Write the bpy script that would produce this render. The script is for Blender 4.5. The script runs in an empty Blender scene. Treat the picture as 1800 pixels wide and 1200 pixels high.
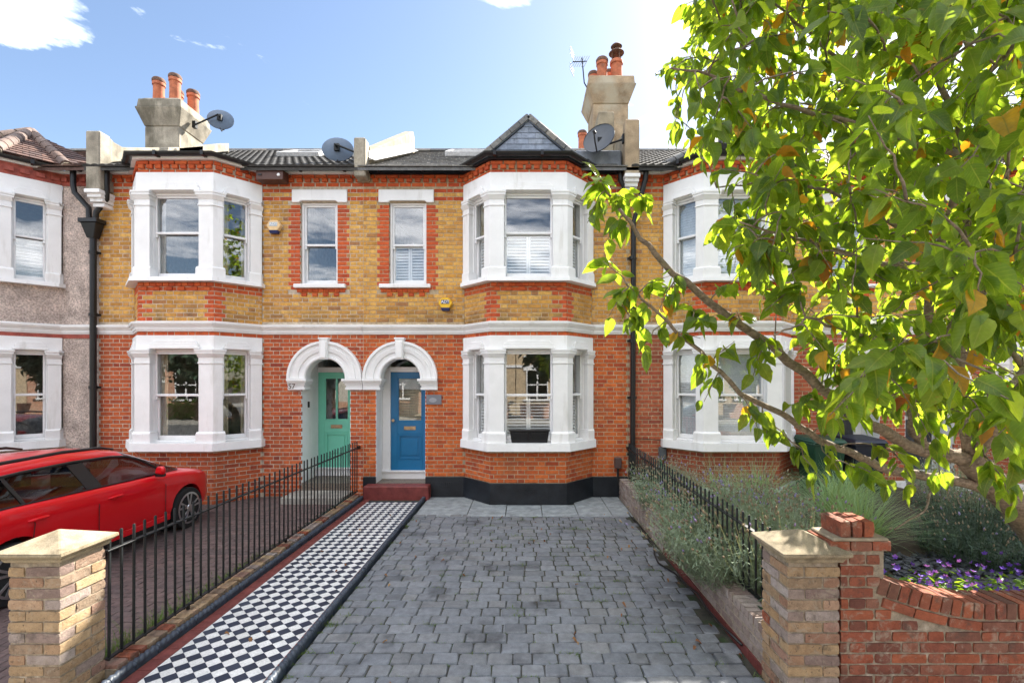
import bpy, bmesh, math, random
from mathutils import Vector, Matrix
R = random.Random(11)
sc = bpy.context.scene
COL = sc.collection
rad = math.radians

# ------------------------------------------------------------------ camera, sky, sun, exposure
# 17 mm view, level camera 2.28 m above the drive, raised frame (shift lens); +Y looks at the terrace, Z = 0 is the drive
F, CX, CY, H = 840.0, 920.0, 667.0, 2.28
cam = bpy.data.cameras.new('camera'); cam_o = bpy.data.objects.new('camera', cam); COL.objects.link(cam_o)
cam_o.location = (0, 0, H); cam_o.rotation_euler = (rad(90), 0, 0)
cam.sensor_width = 36; cam.lens = 36 * F / 1800
cam.shift_x = (900 - CX) / 1800; cam.shift_y = (CY - 600) / 1800
cam.clip_start = 0.05; cam.clip_end = 2000
sc.camera = cam_o
SUN = Vector((0.82, 1.0, 1.17)).normalized()
world = bpy.data.worlds.new('World'); sc.world = world; world.use_nodes = True
SKY_STRENGTH, SUN_STRENGTH, EXPOSURE = 0.052, 4.2, 2.32
vs = sc.view_settings
vs.view_transform = 'Standard'; vs.look = 'None'; vs.gamma = 1.0; vs.use_curve_mapping = False; vs.exposure = EXPOSURE
sun = bpy.data.lights.new('sun', 'SUN'); sun.energy = SUN_STRENGTH; sun.angle = rad(0.53); sun.color = (1.0, 0.94, 0.84)
sun_o = bpy.data.objects.new('sun', sun); COL.objects.link(sun_o); sun_o.location = (30, 40, 45)
sun_o.rotation_euler = (-SUN).to_track_quat('-Z', 'Y').to_euler()
def build_sky():
    nt = world.node_tree; nt.nodes.clear(); N = nt.nodes.new; L = nt.links.new
    sky = N('ShaderNodeTexSky'); sky.sky_type = 'NISHITA'; sky.sun_disc = False
    sky.sun_elevation = math.asin(SUN.z); sky.sun_rotation = math.atan2(SUN.x, SUN.y)
    sky.altitude = 200; sky.air_density = 0.95; sky.dust_density = 0.65; sky.ozone_density = 0.25
    tc = N('ShaderNodeTexCoord'); sep = N('ShaderNodeSeparateXYZ'); L(tc.outputs['Generated'], sep.inputs[0])
    mz = N('ShaderNodeMath'); mz.operation = 'MAXIMUM'; mz.inputs[1].default_value = 0.06; L(sep.outputs[2], mz.inputs[0])
    dv = N('ShaderNodeVectorMath'); dv.operation = 'DIVIDE'; L(tc.outputs['Generated'], dv.inputs[0])
    cmb = N('ShaderNodeCombineXYZ'); cmb.inputs[2].default_value = 1.0
    L(mz.outputs[0], cmb.inputs[0]); L(mz.outputs[0], cmb.inputs[1]); L(cmb.outputs[0], dv.inputs[1])
    mp = N('ShaderNodeMapping'); mp.inputs['Location'].default_value = (CLOUD_OFF[0], CLOUD_OFF[1], 3.1); mp.inputs['Scale'].default_value = (1, 1, 0)
    L(dv.outputs[0], mp.inputs[0])
    no = N('ShaderNodeTexNoise'); no.inputs['Scale'].default_value = CLOUD_SCALE; no.inputs['Detail'].default_value = 9; no.inputs['Roughness'].default_value = 0.58
    no.inputs['Distortion'].default_value = 0.25
    L(mp.outputs[0], no.inputs['Vector'])
    rp = N('ShaderNodeValToRGB'); rp.color_ramp.elements[0].position = CLOUD_T + 0.12; rp.color_ramp.elements[1].position = CLOUD_T + 0.26
    # the one cloud that stands in the view, up left
    sub = N('ShaderNodeVectorMath'); sub.operation = 'SUBTRACT'; sub.inputs[1].default_value = (-1.46, 1.27, 1.0); L(dv.outputs[0], sub.inputs[0])
    sc2 = N('ShaderNodeVectorMath'); sc2.operation = 'MULTIPLY'; sc2.inputs[1].default_value = (3.4, 3.9, 0); L(sub.outputs[0], sc2.inputs[0])
    ln = N('ShaderNodeVectorMath'); ln.operation = 'LENGTH'; L(sc2.outputs[0], ln.inputs[0])
    mr = N('ShaderNodeMapRange'); mr.inputs['From Min'].default_value = 0.2; mr.inputs['From Max'].default_value = 1.25
    mr.inputs['To Min'].default_value = 0.26; mr.inputs['To Max'].default_value = 0.0; L(ln.outputs['Value'], mr.inputs['Value'])
    ad = N('ShaderNodeMath'); ad.operation = 'ADD'; L(no.outputs[0], ad.inputs[0]); L(mr.outputs[0], ad.inputs[1])
    n2 = N('ShaderNodeTexNoise'); n2.inputs['Scale'].default_value = 4.5; n2.inputs['Detail'].default_value = 8; n2.inputs['Roughness'].default_value = 0.62; n2.inputs['Distortion'].default_value = 0.6; L(mp.outputs[0], n2.inputs['Vector'])
    fz = N('ShaderNodeMath'); fz.operation = 'MULTIPLY_ADD'; fz.inputs[1].default_value = 0.24; L(n2.outputs[0], fz.inputs[0]); L(ad.outputs[0], fz.inputs[2])
    L(fz.outputs[0], rp.inputs[0])
    mx = N('ShaderNodeMix'); mx.data_type = 'RGBA'; L(rp.outputs[0], mx.inputs['Factor'])
    L(sky.outputs[0], mx.inputs['A']); mx.inputs['B'].default_value = (CLOUD_L, CLOUD_L * 1.0, CLOUD_L * 1.02, 1)
    bg = N('ShaderNodeBackground'); bg.inputs['Strength'].default_value = SKY_STRENGTH; L(mx.outputs['Result'], bg.inputs['Color'])
    out = N('ShaderNodeOutputWorld'); L(bg.outputs[0], out.inputs[0])
CLOUD_OFF, CLOUD_SCALE, CLOUD_T, CLOUD_L = (-9.5, 10.0), 0.55, 0.50, 17.0
build_sky()
cy = sc.cycles; cy.use_denoising = True; cy.max_bounces = 7; cy.diffuse_bounces = 3; cy.glossy_bounces = 3
cy.transmission_bounces = 6; cy.transparent_max_bounces = 10; cy.caustics_reflective = False; cy.caustics_refractive = False
cy.sample_clamp_indirect = 6.0

def PX(px, py, Y):                      # a point seen at photo pixel (px, py) at distance Y
    return Vector(((px - CX) * Y / F, Y, H - (py - CY) * Y / F))
def to_px(p):
    return (CX + F * p[0] / p[1], CY - F * (p[2] - H) / p[1])

# ------------------------------------------------------------------ materials
class NT:
    def __init__(s, name):
        s.m = bpy.data.materials.new(name); s.m.use_nodes = True
        s.t = s.m.node_tree; s.t.nodes.clear()
        s.out = s.n('ShaderNodeOutputMaterial')
    def n(s, k, **kw):
        o = s.t.nodes.new(k)
        for a, b in kw.items(): setattr(o, a, b)
        return o
    def l(s, a, b): s.t.links.new(a, b)
    def math(s, op, a, b=None):
        o = s.n('ShaderNodeMath', operation=op)
        for i, v in enumerate((a, b)):
            if v is None: continue
            if isinstance(v, (int, float)): o.inputs[i].default_value = v
            else: s.l(v, o.inputs[i])
        return o.outputs[0]
    def noise(s, scale, detail=4, rough=0.55, vec=None, stretch=None, dist=0.0):
        if vec is None: vec = s.pos()
        if stretch:
            mp = s.n('ShaderNodeMapping'); mp.inputs['Scale'].default_value = stretch; s.l(vec, mp.inputs[0]); vec = mp.outputs[0]
        o = s.n('ShaderNodeTexNoise'); o.inputs['Scale'].default_value = scale; o.inputs['Detail'].default_value = detail
        o.inputs['Roughness'].default_value = rough; o.inputs['Distortion'].default_value = dist; s.l(vec, o.inputs['Vector'])
        return o.outputs[0]
    def pos(s):
        if not hasattr(s, '_p'): s._p = s.n('ShaderNodeNewGeometry')
        return s._p.outputs['Position']
    def rnd(s):                          # one random number for each brick, whether an object of its own or an island of a joined mesh
        s.pos(); oi = s.n('ShaderNodeObjectInfo')
        return s.math('FRACT', s.math('ADD', s._p.outputs['Random Per Island'], oi.outputs['Random']))
    def ramp(s, fac, cols, const=False):
        r = s.n('ShaderNodeValToRGB'); cr = r.color_ramp
        if const: cr.interpolation = 'CONSTANT'
        n = len(cols)
        while len(cr.elements) < n: cr.elements.new(0.5)
        for i, c in enumerate(cols):
            if len(c) == 4: p, c = c[0], c[1:]
            else: p = i / n if const else i / max(1, n - 1)
            cr.elements[i].position = p; cr.elements[i].color = (c[0], c[1], c[2], 1)
        s.l(fac, r.inputs[0]); return r.outputs[0]
    def mix(s, fac, a, b, mode='MIX'):
        o = s.n('ShaderNodeMix', data_type='RGBA', blend_type=mode)
        for k, v in (('Factor', fac), ('A', a), ('B', b)):
            if isinstance(v, (int, float)): o.inputs[k].default_value = v
            elif isinstance(v, tuple): o.inputs[k].default_value = (v[0], v[1], v[2], 1)
            else: s.l(v, o.inputs[k])
        return o.outputs['Result']
    def mrange(s, v, a, b, c, d):
        o = s.n('ShaderNodeMapRange'); s.l(v, o.inputs[0])
        for i, x in enumerate((a, b, c, d)): o.inputs[i + 1].default_value = x
        return o.outputs[0]
    def bsdf(s, color, rough=0.6, metal=0.0, spec=0.4, bump=None, bstr=0.3, bdist=0.01, coat=0.0):
        p = s.n('ShaderNodeBsdfPrincipled')
        if isinstance(color, tuple): p.inputs['Base Color'].default_value = (*color[:3], 1)
        else: s.l(color, p.inputs['Base Color'])
        if isinstance(rough, (int, float)): p.inputs['Roughness'].default_value = rough
        else: s.l(rough, p.inputs['Roughness'])
        p.inputs['Metallic'].default_value = metal; p.inputs['Specular IOR Level'].default_value = spec
        p.inputs['Coat Weight'].default_value = coat; p.inputs['Coat Roughness'].default_value = 0.04
        if bump is not None:
            b = s.n('ShaderNodeBump'); b.inputs['Strength'].default_value = bstr; b.inputs['Distance'].default_value = bdist
            s.l(bump, b.inputs['Height']); s.l(b.outputs[0], p.inputs['Normal'])
        s.l(p.outputs[0], s.out.inputs[0]); return p
M = {}
def pmat(name, cols, rnd=False, nscale=6, namt=0.35, rough=0.7, bump=0.25, bscale=70, bdist=0.006, metal=0.0, spec=0.35, coat=0.0, fine=0.25, stretch=None, const=False, stain=None):
    t = NT(name)
    big = t.noise(nscale, 5, stretch=stretch)
    if rnd: c = t.ramp(t.rnd(), cols, const)
    elif len(cols) > 1: c = t.ramp(t.mrange(big, 0.32, 0.68, 0, 1), cols)
    else: c = t.mix(0.0, cols[0], cols[0])
    if namt: c = t.mix(1.0, c, t.ramp(t.mrange(t.noise(nscale * 1.7, 5), 0.3, 0.7, 0, 1), [(1 - namt,) * 3, (1 + namt * 0.55,) * 3]), 'MULTIPLY')
    fn = t.noise(bscale, 6, 0.65)
    if fine: c = t.mix(1.0, c, t.ramp(t.mrange(fn, 0.3, 0.7, 0, 1), [(1 - fine,) * 3, (1 + fine * 0.6,) * 3]), 'MULTIPLY')
    if stain:                            # (colour, scale, threshold, amount, stretch)
        sn = t.noise(stain[1], 6, 0.62, stretch=stain[4] if len(stain) > 4 else None)
        c = t.mix(t.math('MULTIPLY', t.mrange(sn, stain[2], stain[2] + 0.14, 0, 1), stain[3]), c, stain[0])
    t.bsdf(c, rough, metal, spec, fn if bump else None, bump, bdist, coat)
    M[name] = t.m; return t.m
def plain(name, col, rough=0.5, metal=0.0, spec=0.4, coat=0.0):
    return pmat(name, [col], namt=0.10, fine=0.08, bump=0.06, bscale=120, rough=rough, metal=metal, spec=spec, coat=coat)

def brick_mat(name, cols, spots=0.0, sootlow=None, rough=0.85, old=False):
    t = NT(name); r = t.rnd()
    c = t.ramp(r, cols)
    mo = t.noise(17, 6, 0.65); c = t.mix(1.0, c, t.ramp(t.mrange(mo, 0.3, 0.7, 0, 1), [(0.74, 0.72, 0.70), (1.2, 1.2, 1.18)]), 'MULTIPLY')
    fn = t.noise(140, 5, 0.7); c = t.mix(1.0, c, t.ramp(t.mrange(fn, 0.3, 0.7, 0, 1), [(0.78,) * 3, (1.14,) * 3]), 'MULTIPLY')
    if spots: c = t.mix(t.math('MULTIPLY', t.mrange(t.noise(38, 5, 0.7), 0.60, 0.68, 0, 1), spots), c, (0.035, 0.028, 0.025))
    wx = t.noise(1.1, 6, 0.6, stretch=(1, 1, 0.6)); c = t.mix(t.math('MULTIPLY', t.mrange(wx, 0.56, 0.72, 0, 1), 0.35), c, (0.09, 0.065, 0.05))
    if sootlow is not None:              # soot on the courses that stand on the string course
        sp = t.n('ShaderNodeSeparateXYZ'); t.l(t.pos(), sp.inputs[0])
        g = t.mrange(sp.outputs[2], sootlow, sootlow + 0.45, 1.0, 0.0)
        c = t.mix(t.math('MULTIPLY', t.math('MULTIPLY', g, t.mrange(t.noise(2.2, 5, 0.65), 0.42, 0.6, 0, 1)), 0.75), c, (0.05, 0.045, 0.04))
    if old:                              # lime smeared over the arrises, lichen and soot on hand-made brick
        c = t.mix(t.math('MULTIPLY', t.mrange(t.noise(11, 7, 0.7, dist=.6), 0.54, 0.64, 0, 1), 0.55), c, (0.36, 0.31, 0.24))
        c = t.mix(t.math('MULTIPLY', t.mrange(t.noise(7, 6, 0.7), 0.56, 0.66, 0, 1), 0.6), c, (0.07, 0.055, 0.045))
    bn = t.math('ADD', t.math('MULTIPLY', t.noise(55, 5, 0.7), 1.0), t.math('MULTIPLY', fn, 0.5))
    t.bsdf(c, rough, 0, 0.25, bn, 0.95 if old else 0.55, 0.012 if old else 0.006)
    M[name] = t.m
RED59 = [(0.46, 0.095, 0.028), (0.54, 0.125, 0.034), (0.60, 0.15, 0.040), (0.50, 0.105, 0.030), (0.36, 0.065, 0.028), (0.57, 0.14, 0.038)]
RED57 = [(0.46, 0.10, 0.036), (0.54, 0.13, 0.044), (0.42, 0.085, 0.034), (0.50, 0.115, 0.04), (0.28, 0.055, 0.032)]
RED61 = [(0.38, 0.10, 0.05), (0.45, 0.125, 0.06), (0.34, 0.08, 0.042), (0.42, 0.115, 0.055), (0.27, 0.07, 0.045)]
YEL = [(0.44, 0.215, 0.05), (0.63, 0.34, 0.08), (0.68, 0.385, 0.10), (0.58, 0.29, 0.06), (0.53, 0.27, 0.075), (0.70, 0.42, 0.125), (0.61, 0.32, 0.07), (0.36, 0.17, 0.075)]
brick_mat('red_brick_warm', RED59); brick_mat('red_brick', RED57); brick_mat('red_brick_dull', RED61)
brick_mat('yellow_stock', YEL, spots=0.25, sootlow=3.34)
brick_mat('rubbed_red', [(0.50, 0.085, 0.028), (0.58, 0.115, 0.034), (0.42, 0.07, 0.028), (0.60, 0.135, 0.042)])
brick_mat('pier_stock', [(0.33, 0.23, 0.14), (0.40, 0.28, 0.16), (0.29, 0.16, 0.11), (0.44, 0.32, 0.19), (0.33, 0.19, 0.15), (0.23, 0.17, 0.12), (0.42, 0.27, 0.14), (0.27, 0.20, 0.15)], spots=0.85, old=True)
brick_mat('garden_red', [(0.26, 0.075, 0.042), (0.36, 0.11, 0.055), (0.15, 0.06, 0.045), (0.31, 0.09, 0.05), (0.24, 0.11, 0.075), (0.19, 0.07, 0.05), (0.34, 0.10, 0.05)], spots=0.6, old=True)
brick_mat('low_wall_brick', [(0.27, 0.215, 0.19), (0.34, 0.285, 0.26), (0.22, 0.155, 0.135), (0.31, 0.25, 0.22), (0.38, 0.33, 0.31)], spots=0.5, old=True)
pmat('mortar_tan', [(0.42, 0.32, 0.20), (0.52, 0.41, 0.28)], nscale=9, rough=0.95, bscale=220, bump=0.4)
pmat('mortar_white', [(0.50, 0.41, 0.31), (0.60, 0.51, 0.40)], nscale=9, rough=0.95, bscale=220, bump=0.4)
pmat('mortar_grey', [(0.30, 0.25, 0.18), (0.40, 0.33, 0.24)], nscale=9, rough=0.95, bscale=220, bump=0.4)
pmat('white_paint', [(0.78, 0.78, 0.775), (0.83, 0.83, 0.825)], nscale=2.5, namt=0.05, fine=0.03, rough=0.5, bump=0.10, bscale=60, stain=((0.50, 0.48, 0.43), 5.0, 0.58, 0.48, (1, 1, 0.16)))
pmat('white_gloss', [(0.80, 0.80, 0.80)], namt=0.04, fine=0.02, rough=0.28, bump=0.03, spec=0.5)
pmat('black_paint', [(0.010, 0.013, 0.018), (0.018, 0.022, 0.028)], nscale=3, rough=0.42, bump=0.25, bscale=45, stain=((0.10, 0.10, 0.09), 14, 0.70, 0.5))
pmat('black_plastic', [(0.013, 0.013, 0.014)], rough=0.35, bump=0.05, namt=0.2)
pmat('black_iron', [(0.005, 0.007, 0.008), (0.010, 0.012, 0.012)], nscale=20, rough=0.45, bump=0.15, bscale=180, spec=0.3)
pmat('hip_clay', [(0.16, 0.105, 0.085), (0.20, 0.15, 0.13), (0.12, 0.085, 0.075)], rnd=True, nscale=9, rough=0.85)
pmat('roughcast', [(0.56, 0.455, 0.395), (0.66, 0.545, 0.48)], nscale=3, rough=0.95, bump=1.0, bscale=34, bdist=0.03, fine=0.6)
pmat('cement', [(0.28, 0.25, 0.19), (0.38, 0.34, 0.27), (0.23, 0.205, 0.16)], nscale=2.2, rough=0.92, bump=0.35, bscale=55, fine=0.25, stain=((0.10, 0.09, 0.065), 2.6, 0.52, 0.75, (1, 1, 0.35)))
pmat('cement_tan', [(0.33, 0.24, 0.15), (0.41, 0.31, 0.20), (0.29, 0.21, 0.13)], nscale=2.0, rough=0.92, bump=0.3, bscale=55, fine=0.2, stain=((0.42, 0.38, 0.29), 1.4, 0.54, 0.8))
pmat('cement_cream', [(0.26, 0.215, 0.145), (0.32, 0.27, 0.19)], nscale=2.5, rough=0.92, bump=0.25, bscale=55, fine=0.15, stain=((0.22, 0.18, 0.13), 2.0, 0.6, 0.6, (1, 1, 0.4)))
pmat('terracotta', [(0.42, 0.125, 0.06), (0.50, 0.165, 0.08)], nscale=5, rough=0.8, bump=0.15, stain=((0.14, 0.085, 0.06), 7, 0.6, 0.6))
pmat('soot_clay', [(0.12, 0.07, 0.05), (0.18, 0.10, 0.07)], nscale=9, rough=0.9)
pmat('slate', [(0.18, 0.215, 0.28), (0.24, 0.28, 0.36), (0.21, 0.25, 0.32), (0.29, 0.33, 0.40)], rnd=True, nscale=7, rough=0.42, bump=0.25, bscale=60, spec=0.5)
pmat('slate_grey', [(0.17, 0.165, 0.155), (0.23, 0.225, 0.21), (0.20, 0.195, 0.19), (0.15, 0.15, 0.15)], rnd=True, nscale=7, rough=0.6, bump=0.25)
pmat('ridge_tile', [(0.13, 0.13, 0.13), (0.19, 0.19, 0.185), (0.25, 0.23, 0.20)], rnd=True, nscale=9, rough=0.75)
pmat('pantile', [(0.045, 0.045, 0.045), (0.075, 0.072, 0.068), (0.055, 0.055, 0.055)], rnd=True, nscale=9, rough=0.75, spec=0.2)
pmat('clay_tile', [(0.10, 0.058, 0.048), (0.145, 0.08, 0.062), (0.08, 0.052, 0.048), (0.12, 0.066, 0.052)], rnd=True, nscale=9, rough=0.8)
pmat('hip_mortar', [(0.34, 0.29, 0.22)], rough=0.95, bump=0.4)
pmat('lead', [(0.16, 0.18, 0.21), (0.24, 0.26, 0.29)], nscale=4, rough=0.5, spec=0.5)
pmat('flashing', [(0.62, 0.62, 0.62)], nscale=4, rough=0.45, spec=0.5)
pmat('red_band', [(0.33, 0.075, 0.055), (0.40, 0.10, 0.07)], rough=0.7)
pmat('blue_door', [(0.004, 0.135, 0.30), (0.006, 0.15, 0.33)], nscale=3, namt=0.05, fine=0.03, rough=0.33, bump=0.04, spec=0.5)
pmat('green_door', [(0.17, 0.58, 0.42), (0.19, 0.62, 0.45)], nscale=3, namt=0.05, fine=0.03, rough=0.35, bump=0.04, spec=0.5)
pmat('grey_door', [(0.05, 0.055, 0.065)], rough=0.4, bump=0.04)
pmat('brass', [(0.55, 0.42, 0.28)], rough=0.3, metal=1.0, bump=0.05)
pmat('chrome', [(0.6, 0.6, 0.6)], rough=0.2, metal=1.0, bump=0.03)
pmat('room_wall', [(0.62, 0.59, 0.54)], rough=0.9, bump=0.05)
pmat('room_floor', [(0.16, 0.10, 0.06)], rough=0.6)
pmat('curtain', [(0.50, 0.44, 0.30), (0.58, 0.52, 0.38)], rough=0.9, nscale=3)
pmat('curtain_white', [(0.66, 0.65, 0.62)], rough=0.9, nscale=3)
pmat('blind', [(0.62, 0.66, 0.68)], rough=0.6, namt=0.1)
pmat('door_step_red', [(0.16, 0.032, 0.03), (0.21, 0.045, 0.04)], nscale=5, rough=0.5, bump=0.15)
pmat('porch_tile', [(0.11, 0.085, 0.075), (0.22, 0.18, 0.14), (0.07, 0.06, 0.06)], nscale=30, rough=0.5)
def glass_mat(name, refl=0.30, tint=(0.92, 0.95, 0.95)):
    t = NT(name); fr = t.n('ShaderNodeLayerWeight'); fr.inputs['Blend'].default_value = 0.5
    g = t.n('ShaderNodeBsdfGlossy'); g.inputs['Roughness'].default_value = 0.0; g.inputs['Color'].default_value = (0.95, 0.97, 1, 1)
    b = t.n('ShaderNodeBump'); b.inputs['Strength'].default_value = 0.02; b.inputs['Distance'].default_value = 0.01
    t.l(t.noise(2.2, 1), b.inputs['Height']); t.l(b.outputs[0], g.inputs['Normal'])
    tr = t.n('ShaderNodeBsdfTransparent'); tr.inputs['Color'].default_value = (*tint, 1)
    mx = t.n('ShaderNodeMixShader'); t.l(t.math('MINIMUM', t.math('ADD', t.math('MULTIPLY', t.math('POWER', fr.outputs['Facing'], 5.0), 0.9), refl), 1.0), mx.inputs[0])
    t.l(tr.outputs[0], mx.inputs[1]); t.l(g.outputs[0], mx.inputs[2]); t.l(mx.outputs[0], t.out.inputs[0]); M[name] = t.m
glass_mat('window_glass', 0.085, (0.96, 0.97, 0.97)); glass_mat('car_glass', 0.06, (0.32, 0.35, 0.35))

# ------------------------------------------------------------------ building blocks
WT = {}                                  # world translation of each parent
def attach(o, parent):
    if parent is None: return
    o.parent = parent
    o.matrix_parent_inverse = Matrix.Translation(-WT.get(parent.name, Vector((0, 0, 0))))
def put(name, me, parent=None, loc=None, rot=None):
    o = bpy.data.objects.new(name, me); COL.objects.link(o)
    if loc is not None: o.location = loc; WT[o.name] = Vector(loc)
    if rot is not None: o.rotation_euler = rot
    attach(o, parent); return o
def tag(o, label=None, cat=None, group=None, kind=None):
    if label: o['label'] = label
    if cat: o['category'] = cat
    if group: o['group'] = group
    if kind: o['kind'] = kind
    return o
def thing(name, loc, label, cat, group=None):
    o = bpy.data.objects.new(name, None); COL.objects.link(o); o.location = loc; o.empty_display_size = 0.2
    WT[o.name] = Vector(loc); return tag(o, label, cat, group)

class MB:
    def __init__(s): s.v = []; s.f = []; s.mi = []; s.lv = []
    def add(s, vs, fs, mi=0, lv=None):
        n = len(s.v)
        if lv: s.lv.extend(lv)
        s.v.extend(tuple(v) for v in vs)
        for f in fs: s.f.append(tuple(i + n for i in f)); s.mi.append(mi)
        return s
    def hexa(s, b, t, mi=0):             # bottom ring, top ring (any n)
        n = len(b)
        return s.add(list(b) + list(t), [tuple(range(n))[::-1], tuple(range(n, 2 * n))] + [(i, (i + 1) % n, n + (i + 1) % n, n + i) for i in range(n)], mi)
    def box(s, x0, x1, y0, y1, z0, z1, mi=0):
        return s.hexa([(x0, y0, z0), (x1, y0, z0), (x1, y1, z0), (x0, y1, z0)], [(x0, y0, z1), (x1, y0, z1), (x1, y1, z1), (x0, y1, z1)], mi)
    def tube(s, pts, rs, n=8, cap=True, mi=0):
        pts = [Vector(p) for p in pts]
        if isinstance(rs, (int, float)): rs = [rs] * len(pts)
        base = len(s.v); up = None
        for i, p in enumerate(pts):
            d = (pts[min(i + 1, len(pts) - 1)] - pts[max(i - 1, 0)])
            d = d.normalized() if d.length > 1e-9 else Vector((0, 0, 1))
            if up is None: up = d.orthogonal().normalized()
            else:
                up = up - d * up.dot(d); up = up.normalized() if up.length > 1e-6 else d.orthogonal().normalized()
            w = d.cross(up)
            for k in range(n):
                a = 2 * math.pi * k / n
                s.v.append(tuple(p + (up * math.cos(a) + w * math.sin(a)) * rs[i]))
        for i in range(len(pts) - 1):
            for k in range(n):
                a = base + i * n + k; b = base + i * n + (k + 1) % n
                s.f.append((a, b, b + n, a + n)); s.mi.append(mi)
        if cap:
            s.f.append(tuple(base + k for k in range(n))[::-1]); s.mi.append(mi)
            e = base + (len(pts) - 1) * n; s.f.append(tuple(e + k for k in range(n))); s.mi.append(mi)
        return s
    def lathe(s, c, prof, n=16, mi=0):   # prof: (r, z), vertical axis through c
        c = Vector(c); base = len(s.v); m = len(prof)
        for r, z in prof:
            for k in range(n):
                a = 2 * math.pi * k / n; s.v.append((c.x + r * math.cos(a), c.y + r * math.sin(a), c.z + z))
        for i in range(m - 1):
            for k in range(n):
                a = base + i * n + k; b = base + i * n + (k + 1) % n
                s.f.append((a, b, b + n, a + n)); s.mi.append(mi)
        s.f.append(tuple(base + k for k in range(n))[::-1]); s.mi.append(mi)
        s.f.append(tuple(base + (m - 1) * n + k for k in range(n))); s.mi.append(mi)
        return s
    def xform(s, mat, start=0):
        for i in range(start, len(s.v)): s.v[i] = tuple(mat @ Vector(s.v[i]))
        return s
    def mesh(s, name, mat, smooth=False, bevel=0.0, recalc=True, origin=None, seg=1):
        me = bpy.data.meshes.new(name)
        if origin is not None: s.v = [(a - origin[0], b - origin[1], c - origin[2]) for a, b, c in s.v]
        me.from_pydata(s.v, [], s.f)
        for mm in (mat if isinstance(mat, (list, tuple)) else [mat]): me.materials.append(M[mm] if isinstance(mm, str) else mm)
        if any(s.mi): me.polygons.foreach_set('material_index', s.mi)
        if recalc or bevel:
            bm = bmesh.new(); bm.from_mesh(me)
            if recalc: bmesh.ops.recalc_face_normals(bm, faces=bm.faces)
            if bevel:
                es = [e for e in bm.edges if len(e.link_faces) == 2 and e.calc_face_angle(0) > rad(25)]
                bmesh.ops.bevel(bm, geom=es, offset=bevel, segments=seg, affect='EDGES', clamp_overlap=True)
            bm.to_mesh(me); bm.free()
        if smooth:
            me.polygons.foreach_set('use_smooth', [True] * len(me.polygons))
            if smooth != 'all': me.set_sharp_from_angle(angle=rad(40))
        if s.lv and len(s.lv) == len(me.vertices):
            at = me.attributes.new('luv', 'FLOAT_VECTOR', 'POINT'); at.data.foreach_set('vector', [c for q in s.lv for c in q])
        me.update(); return me
    def build(s, name, mat, parent=None, **kw):
        return put(name, s.mesh(name, mat, **kw), parent)

class Fr:                                # a wall plane: along a, outward n
    def __init__(s, o, a, n): s.o = Vector((o[0], o[1], 0)); s.a = Vector((a[0], a[1], 0)); s.n = Vector((n[0], n[1], 0))
    def P(s, u, d, z): return s.o + s.a * u + s.n * d + Vector((0, 0, z))
    def box(s, mb, u0, u1, d0, d1, z0, z1, mi=0):
        q = lambda z: [s.P(u0, d0, z), s.P(u1, d0, z), s.P(u1, d1, z), s.P(u0, d1, z)]
        return mb.hexa(q(z0), q(z1), mi)
    def poly(s, mb, pts, d0, d1, mi=0):  # pts (u, z) extruded d0..d1
        return mb.hexa([s.P(u, d0, z) for u, z in pts], [s.P(u, d1, z) for u, z in pts], mi)
    def ang(s): return math.atan2(s.n.x, -s.n.y)

class Path:                              # a facade in plan; offsets are outward (towards the street)
    def __init__(s, pts):
        s.p = [Vector((x, y, 0)) for x, y in pts]; s.n = []; s.a = []; s.t = [0.0]
        for i in range(len(s.p) - 1):
            d = s.p[i + 1] - s.p[i]; s.t.append(s.t[-1] + d.length); d.normalize(); s.a.append(d)
            n = Vector((d.y, -d.x, 0)); s.n.append(n if n.y < 0 else -n)
    def fr(s, i): return Fr(s.p[i], s.a[i], s.n[i])
    def samples(s, t0, t1):
        out = []
        def seg(t, first):
            for i in range(len(s.a)):
                if t < s.t[i + 1] - 1e-6 or (not first and t <= s.t[i + 1] + 1e-6) or i == len(s.a) - 1: return i
        i0 = seg(t0, True); i1 = seg(t1, False)
        out.append((s.p[i0] + s.a[i0] * (t0 - s.t[i0]), s.n[i0]))
        for k in range(i0 + 1, i1 + 1):
            n1, n2 = s.n[k - 1], s.n[k]; out.append((s.p[k], (n1 + n2) / (1 + n1.dot(n2))))
        out.append((s.p[i1] + s.a[i1] * (t1 - s.t[i1]), s.n[i1])); return out
    def slab(s, mb, t0, t1, o0, o1, inn, z0, z1, mi=0):
        S = s.samples(t0, t1); Z = lambda v, z: (v.x, v.y, z)
        b = [Z(p + m * o0, z0) for p, m in S] + [Z(p - m * inn, z0) for p, m in reversed(S)]
        t = [Z(p + m * o1, z1) for p, m in S] + [Z(p - m * inn, z1) for p, m in reversed(S)]
        n = len(S); N = 2 * n
        f = []
        for i in range(n - 1):
            f += [(i, i + 1, N - 2 - i, N - 1 - i)[::-1], tuple(N + k for k in (i, i + 1, N - 2 - i, N - 1 - i))]
        f += [(i, (i + 1) % N, N + (i + 1) % N, N + i) for i in range(N)]
        return mb.add(b + t, f, mi)

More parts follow.
